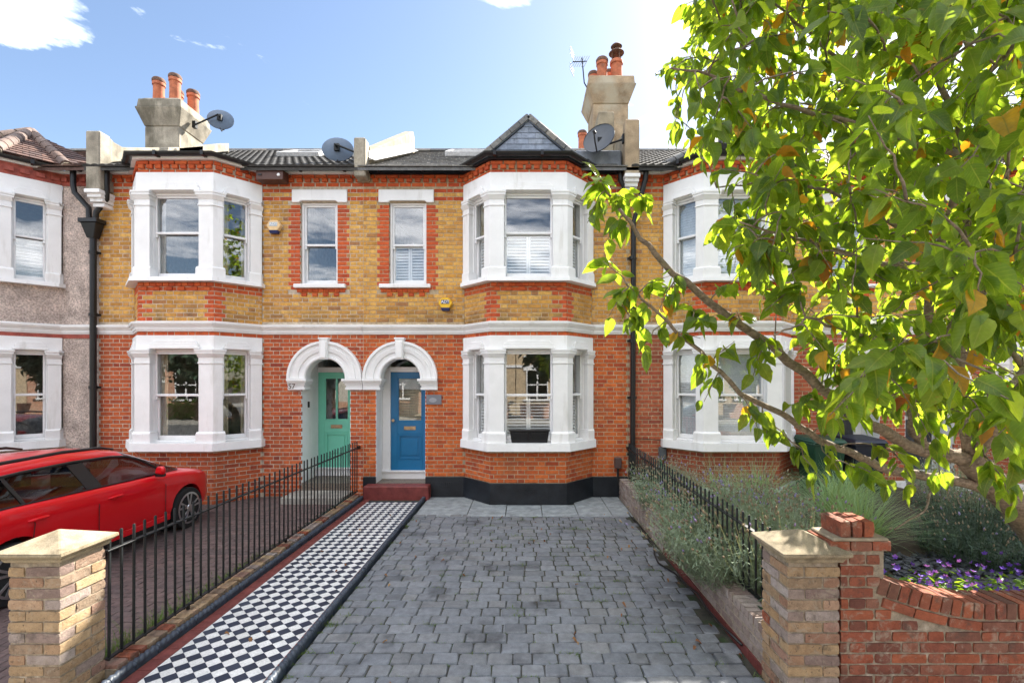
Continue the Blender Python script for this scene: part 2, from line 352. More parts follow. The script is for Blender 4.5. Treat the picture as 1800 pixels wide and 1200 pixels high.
# ------------------------------------------------------------------ bricks
BM = {}
def brick_mesh(w, h, mat, dep=0.05, nm='brick', ch=0.005):
    k = (round(w, 3), round(h, 3), mat, dep, nm)
    if k not in BM:
        mb = MB(); brick_geo(mb, w, h, dep, ch); BM[k] = mb.mesh(nm, mat, recalc=False)
    return BM[k]
BF = [(0, 1, 2, 3), (0, 4, 5, 1), (1, 5, 6, 2), (2, 6, 7, 3), (3, 7, 4, 0), (4, 8, 9, 5), (5, 9, 10, 6), (6, 10, 11, 7), (7, 11, 8, 4)]
def brick_geo(mb, w, h, dep, ch=0.005, mat=None, mi=0):
    a, b = w / 2, h / 2; c = min(ch, a * 0.4, b * 0.4)
    vs = [(-a + c, 0, -b + c), (a - c, 0, -b + c), (a - c, 0, b - c), (-a + c, 0, b - c), (-a, c, -b), (a, c, -b), (a, c, b), (-a, c, b), (-a, dep, -b), (a, dep, -b), (a, dep, b), (-a, dep, b)]
    if mat is not None: vs = [mat @ Vector(v) for v in vs]
    mb.add(vs, BF, mi)
COURSE, JOINT, STR, HDR = 0.0791, 0.0115, 0.240, 0.113
def subtract(iv, a, b):
    out = []
    for x0, x1 in iv:
        if b <= x0 or a >= x1: out.append((x0, x1)); continue
        if a > x0: out.append((x0, a))
        if b < x1: out.append((b, x1))
    return out
def lay(out, fr, s0, s1, z0, z1, holes, cls, zbase=0.0, shift=0.0, d=0.0, minw=0.03, rng=R):
    k0 = int(round((z0 - zbase) / COURSE)); per = STR + HDR + 2 * JOINT
    k = k0
    while True:
        zb = zbase + k * COURSE; zt = zb + COURSE - JOINT
        if zb < z0 - 0.02: k += 1; continue
        if zt > z1 + 0.02: break
        zc = (zb + zt) / 2; iv = [(s0, s1)]
        for h in holes:
            if h[0] == 'r':
                _, a, b, c, e = h
                ov = min(zt, e) - max(zb, c)
                if ov > 0.3 * (zt - zb): iv = subtract(iv, a, b)
            else:
                _, cu, cz, r = h
                dz = zc - cz
                if 0 <= dz < r: hw = math.sqrt(r * r - dz * dz); iv = subtract(iv, cu - hw, cu + hw)
        off = shift + (0 if k % 2 == 0 else per / 2 + 0.0)
        n = int((s0 - off) / per) - 2; x = off + n * per; j = 0
        while x < s1:
            w = STR if j % 2 == 0 else HDR
            for a, b in iv:
                u0 = max(a, x); u1 = min(b, x + w)
                if u1 - u0 > minw:
                    c = cls((u0 + u1) / 2, zc, k, u0, u1)
                    if c: out.append((fr, (u0 + u1) / 2, d + rng.uniform(-0.0025, 0.0015), zc, u1 - u0, COURSE - JOINT - rng.uniform(0, 0.002), c))
            x += w + JOINT; j += 1
        k += 1
def hidden(px, py):                      # what the car, the tree and the frame edge hide
    if not (-5 < px < 1805 and -5 < py < 1205): return True
    if px < 355 and py > 792: return True
    if px > 1330 and py < 640: return True
    if px > 1400 and py < 780: return py < 650 or px > 1490
    if px > 1120 and py > 800: return px > 1260
    return False
def place_bricks(bricks, parent, n_ind=300, dep=0.05, name='brick'):
    sc_ = []
    for i, (fr, u, d, z, w, h, c) in enumerate(bricks):
        p = fr.P(u, d, z); px, py = to_px(p); v = -(fr.n.x * p.x + fr.n.y * p.y) / math.hypot(p.x, p.y)
        s = w * h * max(v, 0.02) / (p.y * p.y)
        if hidden(px, py): s *= 0.01
        sc_.append((s, i))
    sc_.sort(reverse=True); ind = {i for _, i in sc_[:n_ind]}
    mats = sorted({b[6] for b in bricks}); mb = MB()
    for i, (fr, u, d, z, w, h, c) in enumerate(bricks):
        p = fr.P(u, d, z); a = fr.ang()
        if i in ind:
            put(name, brick_mesh(round(w, 2) if abs(w - STR) > .004 and abs(w - HDR) > .004 else w, round(h, 3), c, dep), parent, p, (R.uniform(-.012, .012), R.uniform(-.008, .008), a + R.uniform(-.008, .008)))
        else:
            brick_geo(mb, w, h, dep, 0.005, Matrix.Translation(p) @ Matrix.Rotation(a, 4, 'Z') @ Matrix.Rotation(R.uniform(-.008, .008), 4, 'Y'), mats.index(c))
    if mb.v:
        o = mb.build(name, mats, parent, recalc=False); o['kind'] = 'stuff'
def holed_wall(mb, fr, s0, s1, z0, z1, holes, d0, d1):
    us = sorted({s0, s1} | {x for h in holes for x in h[:2] if s0 < x < s1}); zs = sorted({z0, z1} | {x for h in holes for x in h[2:] if z0 < x < z1})
    ins = lambda u, z: any(a < u < b and c < z < e for a, b, c, e in holes) or not (s0 < u < s1 and z0 < z < z1)
    for i in range(len(us) - 1):
        for j in range(len(zs) - 1):
            a, b, c, e = us[i], us[i + 1], zs[j], zs[j + 1]; um, zm = (a + b) / 2, (c + e) / 2
            if ins(um, zm): continue
            P = fr.P
            mb.add([P(a, d0, c), P(b, d0, c), P(b, d0, e), P(a, d0, e)], [(0, 1, 2, 3)]); mb.add([P(a, d1, c), P(b, d1, c), P(b, d1, e), P(a, d1, e)], [(3, 2, 1, 0)])
            for (uu, zz, q) in (((a - .001), zm, [(a, c), (a, e)]), ((b + .001), zm, [(b, c), (b, e)]), (um, c - .001, [(a, c), (b, c)]), (um, e + .001, [(a, e), (b, e)])):
                if ins(uu, zz):
                    mb.add([P(q[0][0], d0, q[0][1]), P(q[1][0], d0, q[1][1]), P(q[1][0], d1, q[1][1]), P(q[0][0], d1, q[0][1])], [(0, 1, 2, 3)])
# ------------------------------------------------------------------ the terrace
D, W = 9.33, 5.167
PB, PBAY = 1.973, 0.60                   # where the bay starts, how far it stands out
UB, UC, UD, UE = 1.973, 2.53, 3.91, 4.467
ZS0, ZS1 = 3.16, 3.35                    # string course
EAVE_Z, SLOPE, RIDGE_Y = 6.36, 0.532, 13.9
def roof_z(y): return EAVE_Z + SLOPE * (y - 9.12)

def sash(name, root, fr, u0, u1, z0, z1, zm, d=-0.05, extra=None, horns=True):
    """a box-sash window: frame > sash, pane, horn, then what hangs behind it"""
    mb = MB(); jw = 0.045
    fr.box(mb, u0, u0 + jw, d - .16, d, z0, z1); fr.box(mb, u1 - jw, u1, d - .16, d, z0, z1)
    fr.box(mb, u0 + jw, u1 - jw, d - .16, d, z1 - .04, z1); fr.box(mb, u0 + jw, u1 - jw, d - .16, d + .02, z0, z0 + .035)
    w = mb.build(name, 'white_gloss', root, bevel=.004)
    a, b = u0 + jw, u1 - jw
    for (s0, s1, dd, low) in ((zm - .02, z1 - .04, d - .03, 0), (z0 + .036, zm + .025, d - .085, 1)):
        m = MB(); r = .035; br = .075 if low else .04
        fr.box(m, a + .002, a + r, dd - .045, dd, s0, s1); fr.box(m, b - r, b - .002, dd - .045, dd, s0, s1)
        fr.box(m, a + r, b - r, dd - .045, dd, s0, s0 + br); fr.box(m, a + r, b - r, dd - .045, dd, s1 - .04, s1)
        if not low and horns:
            for e in (a + .002, b - r): fr.box(m, e, e + r - .002, dd - .04, dd - .004, s0 - .06, s0)
        m.build('sash', 'white_gloss', w, bevel=.004)
        g = MB(); fr.box(g, a + r, b - r, dd - .026, dd - .02, s0 + br, s1 - .04)
        g.build('pane', 'window_glass', w)
    if extra: extra(w, fr, a + .01, b - .01, z0 + .04, z1 - .05, zm, d - .150)
    return w
def shutters(full=False, open_=0.9):
    def f(w, fr, a, b, z0, z1, zm, d):
        top = zm + .01; mid = (a + b) / 2; n_leaf = 2 if b - a > .4 else 1
        for k in range(n_leaf):
            x0 = a + (b - a) * k / n_leaf; x1 = a + (b - a) * (k + 1) / n_leaf
            m = MB(); st = .04
            for p, q in ((x0 + .002, x0 + st), (x1 - st, x1 - .002)): fr.box(m, p, q, d - .03, d, z0, top)
            fr.box(m, x0 + st, x1 - st, d - .03, d, z0, z0 + .06); fr.box(m, x0 + st, x1 - st, d - .03, d, top - .05, top)
            m.build('shutter', 'white_gloss', w, bevel=.003)
            z = z0 + .085
            while z < top - .06:
                s = MB(); t = -open_; c, sn = math.cos(t), math.sin(t)
                p = [(-.03 * c - .004 * sn, -.03 * sn + .004 * c), (.03 * c - .004 * sn, .03 * sn + .004 * c), (.03 * c + .004 * sn, .03 * sn - .004 * c), (-.03 * c + .004 * sn, -.03 * sn - .004 * c)]
                s.hexa([fr.P(x0 + st + .002, d - .015 + q[0], z + q[1]) for q in p], [fr.P(x1 - st - .002, d - .015 + q[0], z + q[1]) for q in p])
                s.build('slat', 'white_gloss', w); z += .058
    return f
def blinds(mat='blind', dz=.05, tilt=1.1, top=True):
    def f(w, fr, a, b, z0, z1, zm, d):
        z = z0 + .03; z1 = z1 if top else zm
        while z < z1:
            s = MB(); c, sn = math.cos(-tilt) * .026, math.sin(-tilt) * .026
            s.hexa([fr.P(a, d - c, z - sn), fr.P(b, d - c, z - sn), fr.P(b, d - c, z - sn + .003), fr.P(a, d - c, z - sn + .003)], [fr.P(a, d + c, z + sn), fr.P(b, d + c, z + sn), fr.P(b, d + c, z + sn + .003), fr.P(a, d + c, z + sn + .003)])
            s.build('slat', mat, w); z += dz
    return f
def curtains(mat='curtain', left=.16, right=.16):
    def f(w, fr, a, b, z0, z1, zm, d):
        for x0, x1 in ((a - .03, a + left), (b - right, b + .03)):
            if x1 - x0 < .05: continue
            m = MB(); n = 20; dd = d - .05
            for i in range(n + 1):
                u = x0 + (x1 - x0) * i / n; q = .025 * math.sin(i * 1.9)
                m.v += [tuple(fr.P(u, dd + q, z0 - .1)), tuple(fr.P(u, dd + q, z1 + .1)), tuple(fr.P(u, dd + q - .004, z0 - .1)), tuple(fr.P(u, dd + q - .004, z1 + .1))]
            for i in range(n):
                k = 4 * i; m.f += [(k, k + 4, k + 5, k + 1), (k + 2, k + 3, k + 7, k + 6)]; m.mi += [0, 0]
            m.build('curtain', mat, w, smooth='all', recalc=False)
    return f
def both(*fs):
    def f(*a):
        for g in fs: g(*a)
    return f

def pier_trim(mb, path, t0, t1, zb, zt):
    L = [(zb, zb + .17, .085, .085, .035), (zb + .17, zb + .20, .085, .06, .03), (zb + .20, zt - .26, .05, .05, .0), (zt - .26, zt - .235, .065, .065, .014), (zt - .235, zt - .15, .052, .052, .004),
         (zt - .15, zt - .08, .055, .10, .012), (zt - .08, zt - .04, .105, .105, .032), (zt - .04, zt, .115, .12, .042)]
    for z0, z1, o0, o1, e in L: path.slab(mb, t0 - e, t1 + e, o0, o1, .12, z0, z1)
def lintel_step(mb, fr, u0, u1, z, d):
    fr.box(mb, u0 - .03, u1 + .03, d, d + .05, z, z + .045); fr.box(mb, u0 + .0, u1 - .0, d, d + .035, z + .045, z + .10)
    fr.poly(mb, [(u0 + .02, z + .10), (u1 - .02, z + .10), (u1 - .06, z + .15), (u0 + .06, z + .15)], d, d + .025)
def bay_storey(root, path, zsb, zst, zm, zgt, zht, behind, sides, sill_proud=.14):
    t = path.t; tb, tc, td, te = t[1], t[2], t[3], t[4]
    mb = MB()
    path.slab(mb, tb + .005, te - .005, .03, .03, .12, zgt, zht)
    fF = path.fr(2); fL = path.fr(1); fR = path.fr(3); cl = tc - tb
    lintel_step(mb, fF, .25, 1.38 - .25, zgt + .012, .03); lintel_step(mb, fL, .235, cl - .17, zgt + .012, .03); lintel_step(mb, fR, .17, cl - .235, zgt + .012, .03)
    mb.build('bay_head', 'white_paint', root, bevel=.005)
    for a, b in ((tb + .02, tb + .215), (tc - .135, tc + .245), (td - .245, td + .135), (te - .215, te - .02)):
        m = MB(); pier_trim(m, path, a, b, zst, zgt); m.build('bay_pilaster', 'white_paint', root, bevel=.004)
    m = MB(); path.slab(m, tb - .06, te + .06, sill_proud, sill_proud - .01, .2, zsb, zst)
    m.build('bay_sill', 'white_paint', root, bevel=.006)
    sash('bay_window', root, fF, .205, 1.38 - .205, zst + .002, zgt - .002, zm, extra=behind)
    sash('bay_window', root, fL, .19, cl - .11, zst + .002, zgt - .002, zm, extra=sides)
    sash('bay_window', root, fR, .11, cl - .19, zst + .002, zgt - .002, zm, extra=sides)

def string_course(root, path, mat='white_paint'):
    m = MB(); L = path.t[-1]
    for z0, z1, o0, o1 in ((ZS0, ZS0 + .03, .02, .03), (ZS0 + .03, ZS0 + .085, .04, .045), (ZS0 + .085, ZS0 + .125, .06, .085), (ZS0 + .125, ZS0 + .165, .10, .11), (ZS0 + .165, ZS1, .11, .02)):
        path.slab(m, .003, L - .003, o0, o1, .05, z0, z1)
    return m.build('string_course', mat, root, bevel=.003)

def dentils(out, path, mat, zb):
    for i in range(len(path.a)):
        fr = path.fr(i); L = path.t[i + 1] - path.t[i]
        x = .0; w = .225
        while x < L:                     # flush stretchers, then proud headers, then a flush bed
            b = min(x + w, L); out.append((fr, (x + b) / 2, .004, zb + .034, b - x - JOINT if b - x > .03 else .03, .066, mat)); x += w + JOINT
        n = max(2, int(L / .152)); s = L / n
        for j in range(n): out.append((fr, (j + .5) * s, .045 if j % 1 == 0 else 0, zb + .112, .105, .066, mat))
        x = .0
        while x < L:
            b = min(x + .225, L); out.append((fr, (x + b) / 2, .03, zb + .188, max(.03, b - x - JOINT), .062, mat)); x += .235

def gutter(root, path, t0, t1, z, off=.14):
    m = MB(); r = .06; S = path.samples(t0, t1); n = 9
    for p, mi in S:
        for k in range(n):
            a = math.pi * k / (n - 1); m.v.append(tuple(p + mi * (off + r * math.cos(a)) + Vector((0, 0, z - r * math.sin(a) * 1.0))))
        for k in range(n - 1, -1, -1):
            a = math.pi * k / (n - 1); m.v.append(tuple(p + mi * (off + (r - .006) * math.cos(a)) + Vector((0, 0, z - (r - .006) * math.sin(a)))))
    N = 2 * n
    for i in range(len(S) - 1):
        for k in range(N): m.f.append((i * N + k, i * N + (k + 1) % N, (i + 1) * N + (k + 1) % N, (i + 1) * N + k)); m.mi.append(0)
    for i in (0, len(S) - 1): m.f.append(tuple(i * N + k for k in range(N))); m.mi.append(0)
    # brackets, joints and the board behind
    t = t0 + .3
    while t < t1 - .1:
        (p, mi) = path.samples(max(t - .02, t0), t)[0]; (q, mq) = path.samples(t, min(t + .02, t1))[-1]
        v = (q - p); v.normalize(); f = Fr(p, v, path.samples(t, t + .001)[0][1]); f.box(m, 0, .05, off - .075, off + .067, z - .07, z + .012); t += .85
    g = m.build('gutter', 'black_plastic', root, smooth=True)
    return g

def arch_door(root, fr, sp):
    uc, zs = .733, 2.30
    prof = [(.385, -.20), (.385, .035), (.405, .055), (.43, .055), (.44, .035), (.515, .035), (.525, .06), (.60, .075), (.61, .055), (.665, .06), (.68, .095), (.725, .095), (.728, -.02)]
    m = MB(); n = 28; k = len(prof)
    for i in range(n + 1):
        a = math.pi * i / n
        for r, d in prof: m.v.append(tuple(fr.P(uc - r * math.cos(a), d, zs + r * math.sin(a))))
    for i in range(n):
        for j in range(k - 1): m.f.append((i * k + j, i * k + j + 1, (i + 1) * k + j + 1, (i + 1) * k + j)); m.mi.append(0)
    for i in (0, n): m.f.append(tuple(i * k + j for j in range(k))); m.mi.append(0)
    arch = m.build('door_arch', 'white_paint', root, smooth=True)
    m = MB(); fr.poly(m, [(uc - .07, zs + .37), (uc + .07, zs + .37), (uc + .085, zs + .77), (uc - .085, zs + .77)], -.05, .12); fr.poly(m, [(uc - .055, zs + .40), (uc + .055, zs + .40), (uc + .06, zs + .72), (uc - .06, zs + .72)], .12, .145)
    fr.box(m, uc - .10, uc + .10, -.05, .135, zs + .755, zs + .79)
    m.build('keystone', 'white_paint', arch, bevel=.006)
    for a, b, lo, hi in ((.0, .36, 0, 1), (1.105, 1.46, 1, 0)):
        m = MB()
        for z0, z1, o, e in ((2.08, 2.125, .045, -.02), (2.125, 2.17, .035, -.035), (2.17, 2.21, .05, -.015), (2.21, 2.25, .075, .01), (2.25, 2.297, .11, .03)):
            fr.box(m, a - (e if lo else -.004), b + (e if hi else -.004) + (e if lo else 0) * 0, -.23, o, z0, z1)
        m.build('impost', 'white_paint', arch, bevel=.004)
    # porch
    dp = sp.get('porch', .42); m = MB(); z_f = .262
    for a, b in ((.15, .253), (1.213, 1.36)): fr.box(m, a, b, -dp - .3, -.26, .2, 2.9)
    m2 = MB(); fr.box(m2, .240, .2535, -dp, -.004, .2, 2.1); m3 = MB(); fr.box(m3, 1.2125, 1.226, -dp, -.004, .2, 2.1); m3.build('porch_reveal', 'white_paint', root)
    fr.box(m, .15, 1.5, -dp - .3, -.26, 2.78, 2.9)
    p = m.build('porch_lining', 'white_paint', root); m2.build('porch_reveal', 'white_paint', root)
    m = MB(); fr.box(m, .2535, 1.2125, -dp - .3, -.004, .05, z_f); m.build('porch_floor', 'porch_tile', root)
    # door frame, transom light, door
    fd = lambda mb, u0, u1, d0, d1, z0, z1: fr.box(mb, u0, u1, -dp + d0, -dp + d1, z0, z1)
    ul, ur = (.42, 1.20); zd0, zd1 = .435, 2.43
    m = MB(); fd(m, .2540, ul - .004, -.06, .0, z_f, 2.775); fd(m, ur + .004, 1.36, -.06, .0, z_f, 2.775); fd(m, ul - .004, ur + .004, -.06, .01, zd1 + .005, 2.54); fd(m, ul - .004, ur + .004, -.06, .0, 2.725, 2.775)
    fd(m, .2545, 1.2125, -.05, .035, z_f, zd0 - .03); fd(m, .2545, 1.2125, -.05, .07, zd0 - .03, zd0)
    fd(m, ul - .03, ul - .004, .0, .02, zd0, 2.54); m.build('door_frame', 'white_gloss', root, bevel=.005)
    m = MB(); fd(m, ul, ur, -.04, -.03, 2.54, 2.725); m.build('transom_pane', 'window_glass', root)
    c = sp['door']; zg0, zg1 = 1.42, 2.33
    m = MB(); st = .13
    gl = ul + st; gr = ur - st
    fd(m, ul, gl, -.05, -.008, zd0, zd1); fd(m, gr, ur, -.05, -.008, zd0, zd1); fd(m, gl, gr, -.05, -.008, zd0, zd0 + .2); fd(m, gl, gr, -.05, -.008, zg1, zd1); fd(m, gl, gr, -.05, -.008, zg0 - .24, zg0)
    fd(m, gl, gr, -.05, -.030, zd0 + .2, zg0 - .24)
    for a, b, d in ((.0, .03, -.012), (.03, .055, -.004)):    # raised mouldings round the panel and the light
        for (z0, z1) in ((zd0 + .2, zg0 - .24), (zg0, zg1)):
            if z0 > 1.3 and a > 0: continue
            fd(m, gl + a, gl + b, -.05, d, z0 + a, z1 - a); fd(m, gr - b, gr - a, -.05, d, z0 + a, z1 - a); fd(m, gl + b, gr - b, -.05, d, z0 + a, z0 + b); fd(m, gl + b, gr - b, -.05, d, z1 - b, z1 - a)
    fd(m, gl + .1, gr - .1, -.05, -.016, zd0 + .3, zg0 - .34)
    dr_ = m.build('door', c, root, bevel=.004)
    m = MB(); fd(m, gl + .03, gr - .03, -.035, -.029, zg0 + .03, zg1 - .03); m.build('door_pane', 'window_glass', dr_)
    if sp.get('door_bar'):
        m = MB(); fd(m, (gl + gr) / 2 - .02, (gl + gr) / 2 + .02, -.045, -.010, zg0 + .03, zg1 - .03); m.build('glazing_bar', c, dr_)
    m = MB(); mid = (ul + ur) / 2; fd(m, mid - .12, mid + .12, -.008, .004, zg0 - .165, zg0 - .09); fd(m, mid - .085, mid + .085, .004, .013, zg0 - .147, zg0 - .108); m.build('letterbox', sp.get('metal', 'brass'), dr_, bevel=.003)
    if sp.get('door_blind'):
        z = zg0 + .03
        while z < zg1 - .25:
            m = MB(); fd(m, gl + .03, gr - .03, -.062, -.052, z, z + .022); m.build('slat', 'curtain', dr_); z += .033
        m = MB(); fd(m, gl + .03, gr - .03, -.062, -.05, zg1 - .25, zg1 - .03); m.build('blind_fold', 'curtain_white', dr_)
    # a knob at the lock edge
    m = MB(); s = len(m.v); m.lathe((0, 0, 0), [(.012, 0), (.012, .03), (.03, .04), (.033, .055), (.02, .068)], 12)
    q = fr.P(gl - .07, -dp - .008, 1.45); ang = fr.ang(); m.xform(Matrix.Translation(q) @ Matrix.Rotation(ang, 4, 'Z') @ Matrix.Rotation(rad(90), 4, 'X')); m.build('door_knob', sp.get('metal', 'brass'), dr_, smooth=True)

TILE = {}
def tile_mesh(kind):
    if kind in TILE: return TILE[kind]
    m = MB()
    if kind == 'pantile':                # a double-roll tile lying on a slope, origin at its lower left corner
        w, l = .30, .36; n = 8
        for (y, dz) in ((0, .035), (l, .012)):
            for i in range(n + 1):
                x = w * i / n; z = dz + .022 * abs(math.sin(math.pi * 2 * i / n)); m.v += [(x, y, z)]
        for i in range(n): m.f.append((i, i + 1, n + 2 + i, n + 1 + i)); m.mi.append(0)
        b = len(m.v)
        for i in range(n + 1): m.v.append((w * i / n, 0, .005))
        for i in range(n): m.f.append((b + i, b + i + 1, i + 1, i)); m.mi.append(0)
        TILE[kind] = m.mesh('tile', 'pantile', recalc=False)
    elif kind in ('slate', 'slate_grey', 'clay_tile'):
        w, l, t = (.296, .36, .012) if kind != 'clay_tile' else (.296, .36, .016)
        m.hexa([(0.002, 0, .016 if kind == 'clay_tile' else .008), (w - .002, 0, .016 if kind == 'clay_tile' else .008), (w - .002, l, 0), (0.002, l, 0)], [(0.002, 0, .016 + t), (w - .002, 0, .016 + t), (w - .002, l, t * .6), (0.002, l, t * .6)])
        TILE[kind] = m.mesh('slate' if kind != 'clay_tile' else 'tile', kind)
    return TILE[kind]

def main_roof(root, x0, x1, kind, skip=None):
    xa, xb = min(x0, x1), max(x0, x1)
    m = MB(); th = .06
    y0, y1 = 9.02, RIDGE_Y; Z = roof_z
    yb = 2 * RIDGE_Y - 9.02
    q = lambda x, o: [(x, y0, Z(y0) - .02 - o), (x, y1, Z(y1) - .02 - o), (x, yb, Z(y0) - .02 - o)]
    A, B, Cc, Dd = q(xa, 0), q(xb, 0), q(xa, th), q(xb, th)
    m.add(A + B + Cc + Dd, [(0, 3, 4, 1), (1, 4, 5, 2), (6, 7, 10, 9), (7, 8, 11, 10), (0, 6, 9, 3), (2, 5, 11, 8), (0, 1, 7, 6), (1, 2, 8, 7), (3, 9, 10, 4), (4, 10, 11, 5)])
    rf = m.build('roof', kind, root)
    ang = math.atan(SLOPE); me = tile_mesh(kind); w = .30; row = .345 if kind == 'pantile' else .34
    L = (RIDGE_Y - 9.0) / math.cos(ang); nr = int(L / row); cnt = 0
    for r_ in range(nr):
        yy = 9.0 + r_ * row * math.cos(ang)
        off = (.15 if (kind != 'pantile' and r_ % 2) else 0)
        k = 0; x = xa + off
        while x + w <= xb + .02:
            if not (skip and skip(x + w / 2, yy)) and cnt < 300:
                put(me.name, me, rf, (x, yy, Z(yy) - .012 + R.uniform(0, .003)), (ang, 0, R.uniform(-.006, .006))); cnt += 1
            x += w
    m = MB(); x = xa                     # ridge tiles
    while x < xb - .1:
        e = min(x + .45, xb); m = MB(); n = 8
        for xx in (x + .004, e - .004):
            for k in range(n + 1):
                a = math.pi * k / n; m.v.append((xx, RIDGE_Y + .14 * math.cos(a), Z(RIDGE_Y) - .03 + .11 * math.sin(a)))
        for k in range(n): m.f.append((k, k + 1, n + 2 + k, n + 1 + k)); m.mi.append(0)
        m.f += [tuple(range(n + 1)), tuple(range(n + 1, 2 * n + 2))]; m.mi += [0, 0]
        m.build('ridge_tile', 'ridge_tile', rf); x += .45
    return rf
def skylight(root, xc, yc, w=.78, l=.98):
    ang = math.atan(SLOPE); T = Matrix.Translation((xc, yc, roof_z(yc) + .02)) @ Matrix.Rotation(ang, 4, 'X')
    m = MB(); f = .09
    for b in ((-w / 2, -w / 2 + f, 0, l), (w / 2 - f, w / 2, 0, l), (-w / 2 + f, w / 2 - f, 0, f), (-w / 2 + f, w / 2 - f, l - f, l)): m.box(b[0], b[1], b[2], b[3], 0, .11)
    m.xform(T); s = m.build('skylight', 'flashing', root, bevel=.006)
    m = MB(); m.box(-w / 2 + f, w / 2 - f, f, l - f, .07, .085); m.xform(T); m.build('pane', 'window_glass', s)

def house(ox, dr, sp, label, n_ind=300):
    Xu = lambda u: ox + dr * u
    path = Path([(Xu(u), y) for u, y in ((0, D), (UB, D), (UC, D - PBAY), (UD, D - PBAY), (UE, D), (W, D))])
    t = path.t
    root = thing('terraced_house', (Xu(W / 2), D + 3, 0), label, 'house', 'terraced houses in the row')
    f0, f4 = path.fr(0), path.fr(4); fF = path.fr(2)
    rough = sp.get('roughcast'); dwall = 0.0 if rough else -.006
    wm = 'roughcast' if rough else sp['mortar']
    m = MB()
    holed_wall(m, f0, 0, UB, -.1, 6.30, [(.253, 1.213, -.2, 2.30), (.233, 1.233, 2.30, 2.80), (.504, 1.232, 4.10, 5.75)], dwall, -.25)
    holed_wall(m, f4, 0, W - UE, -.1, 6.30, [], dwall, -.25)
    for z0, z1 in ((-.1, .985), (3.085, 4.07), (6.06, 6.30)): path.slab(m, t[1], t[4], dwall, dwall, .22, z0, z1)
    wall = m.build('wall', wm, root, recalc=False)
    gr = sp.get('ground_brick', 'red_brick'); bricks = []
    WINQ = lambda z: 4.06 < z < 5.72
    if not rough:
        pl = sp.get('plinth_z', 0.0)
        H0 = [('r', .253, 1.213, -1, 2.30), ('c', .733, 2.30, .70), ('r', -1, 9, ZS0, ZS1), ('r', .504, 1.232, 4.12, 5.75), ('r', .306, 1.380, 5.73, 5.975), ('r', .33, 1.325, 4.06, 4.135), ('q', .264, .504, 3.98, 5.73, 0), ('q', .319, .504, 3.98, 5.73, 1), ('q', 1.232, 1.472, 3.98, 5.73, 0), ('q', 1.232, 1.417, 3.98, 5.73, 1)]
        up = lambda u, z, k, a, b: gr if z < ZS0 else ('rubbed_red' if (abs(z - 5.77) < .04 or z > 5.93) else 'yellow_stock')
        def Hk(k): return [h if h[0] != 'q' else ('r',) + h[1:5] for h in H0 if h[0] != 'q' or k % 2 == h[5]]
        z = pl; k = int(math.ceil(pl / COURSE))
        while k * COURSE < 6.0:
            lay(bricks, f0, .004, UB, k * COURSE, k * COURSE + COURSE - JOINT, Hk(k), up, shift=.07)
            zc = (k + .45) * COURSE
            if 4.04 < zc < 5.73:
                for e, sgn in ((.504, -1), (1.232, 1)):
                    w = .235 if k % 2 == 0 else .18
                    parts = [(0, w)] if (k % 2 == 0 or R.random() < .5) else [(0, .115), (.125, w)]
                    for p, q in parts: bricks.append((f0, e + sgn * (p + q) / 2, R.uniform(-.001, .002), zc, q - p, COURSE - JOINT, 'rubbed_red'))
            lay(bricks, f4, 0, W - UE - .004, k * COURSE, k * COURSE + COURSE - JOINT, [('r', -1, 9, ZS0, ZS1)], up, shift=.05)
            k += 1
        for i in (1, 2, 3):
            fr = path.fr(i); L = t[i + 1] - t[i]
            lay(bricks, fr, .0, L, pl, .97, [], lambda *a: gr, shift=.03 * i); lay(bricks, fr, 0, L, 3.087, 3.16, [], lambda *a: 'rubbed_red', shift=.1, zbase=3.087)
            def cq(u, z, k, a, b, i=i, L=L):
                if z > 3.90: return 'rubbed_red'
                e = .22 if k % 2 == 0 else .14
                if i == 2: return 'rubbed_red' if (u < e or u > L - e) else 'yellow_stock'
                if i == 1: return 'rubbed_red' if u > L - (.36 - e) else 'yellow_stock'
                return 'rubbed_red' if u < .36 - e else 'yellow_stock'
            lay(bricks, fr, 0, L, 3.35, 4.05, [], cq, shift=.06 * i, zbase=3.35 - .0)
        dentils(bricks, path, 'rubbed_red', 6.045)
        for j in range(9): bricks.append((f0, .40 + j * .105, .018, 4.018, .098, .068, 'rubbed_red'))
        for j in range(4): bricks.append((f0, .52 + j * .21, .02, 3.94, .105, .068, 'rubbed_red'))
        for j in range(12): bricks.append((fF, .06 + j * .115, .024, 4.018, .106, .066, 'rubbed_red'))
        for j in range(6): bricks.append((fF, .115 + j * .23, .026, 3.94, .106, .066, 'rubbed_red'))
        place_bricks(bricks, wall, n_ind)
    else:
        m = MB()
        path.slab(m, .01, t[-1] - .01, .02, .02, .03, 6.05, 6.30); m.build('red_band', 'red_band', root); m = MB(); path.slab(m, .01, t[-1] - .01, .018, .018, .03, ZS0 - .075, ZS0 - .002)
        m.build('red_band', 'red_band', root)
        for i in range(len(path.a)):
            fr = path.fr(i); L = t[i + 1] - t[i]; n = max(2, int(L / .17))
            for j in range(n):
                m = MB(); fr.box(m, (j + .2) * L / n, (j + .8) * L / n, .01, .07, 6.12, 6.20); m.build('dentil', 'red_band', root)
    string_course(root, path)
    if sp.get('plinth'):
        m = MB(); pz = sp['plinth_z']
        path.slab(m, 1.216, t[-1] - .004, .035, .028, .03, -.1, pz); path.slab(m, .004, .25, .035, .028, .03, -.1, pz)
        m.build('plinth', sp['plinth'], root, bevel=.006)
        for i, u in ((2, .62), (0, 1.5)):
            m = MB(); f = path.fr(i)
            f.box(m, u, u + .22, .030, .034, .2, .29)
            for j in range(6): f.box(m, u + .012 + j * .036, u + .024 + j * .036, .034, .041, .205, .285)
            if pz > .3: m.build('air_brick', sp['plinth'], root)
    arch_door(root, f0, sp)
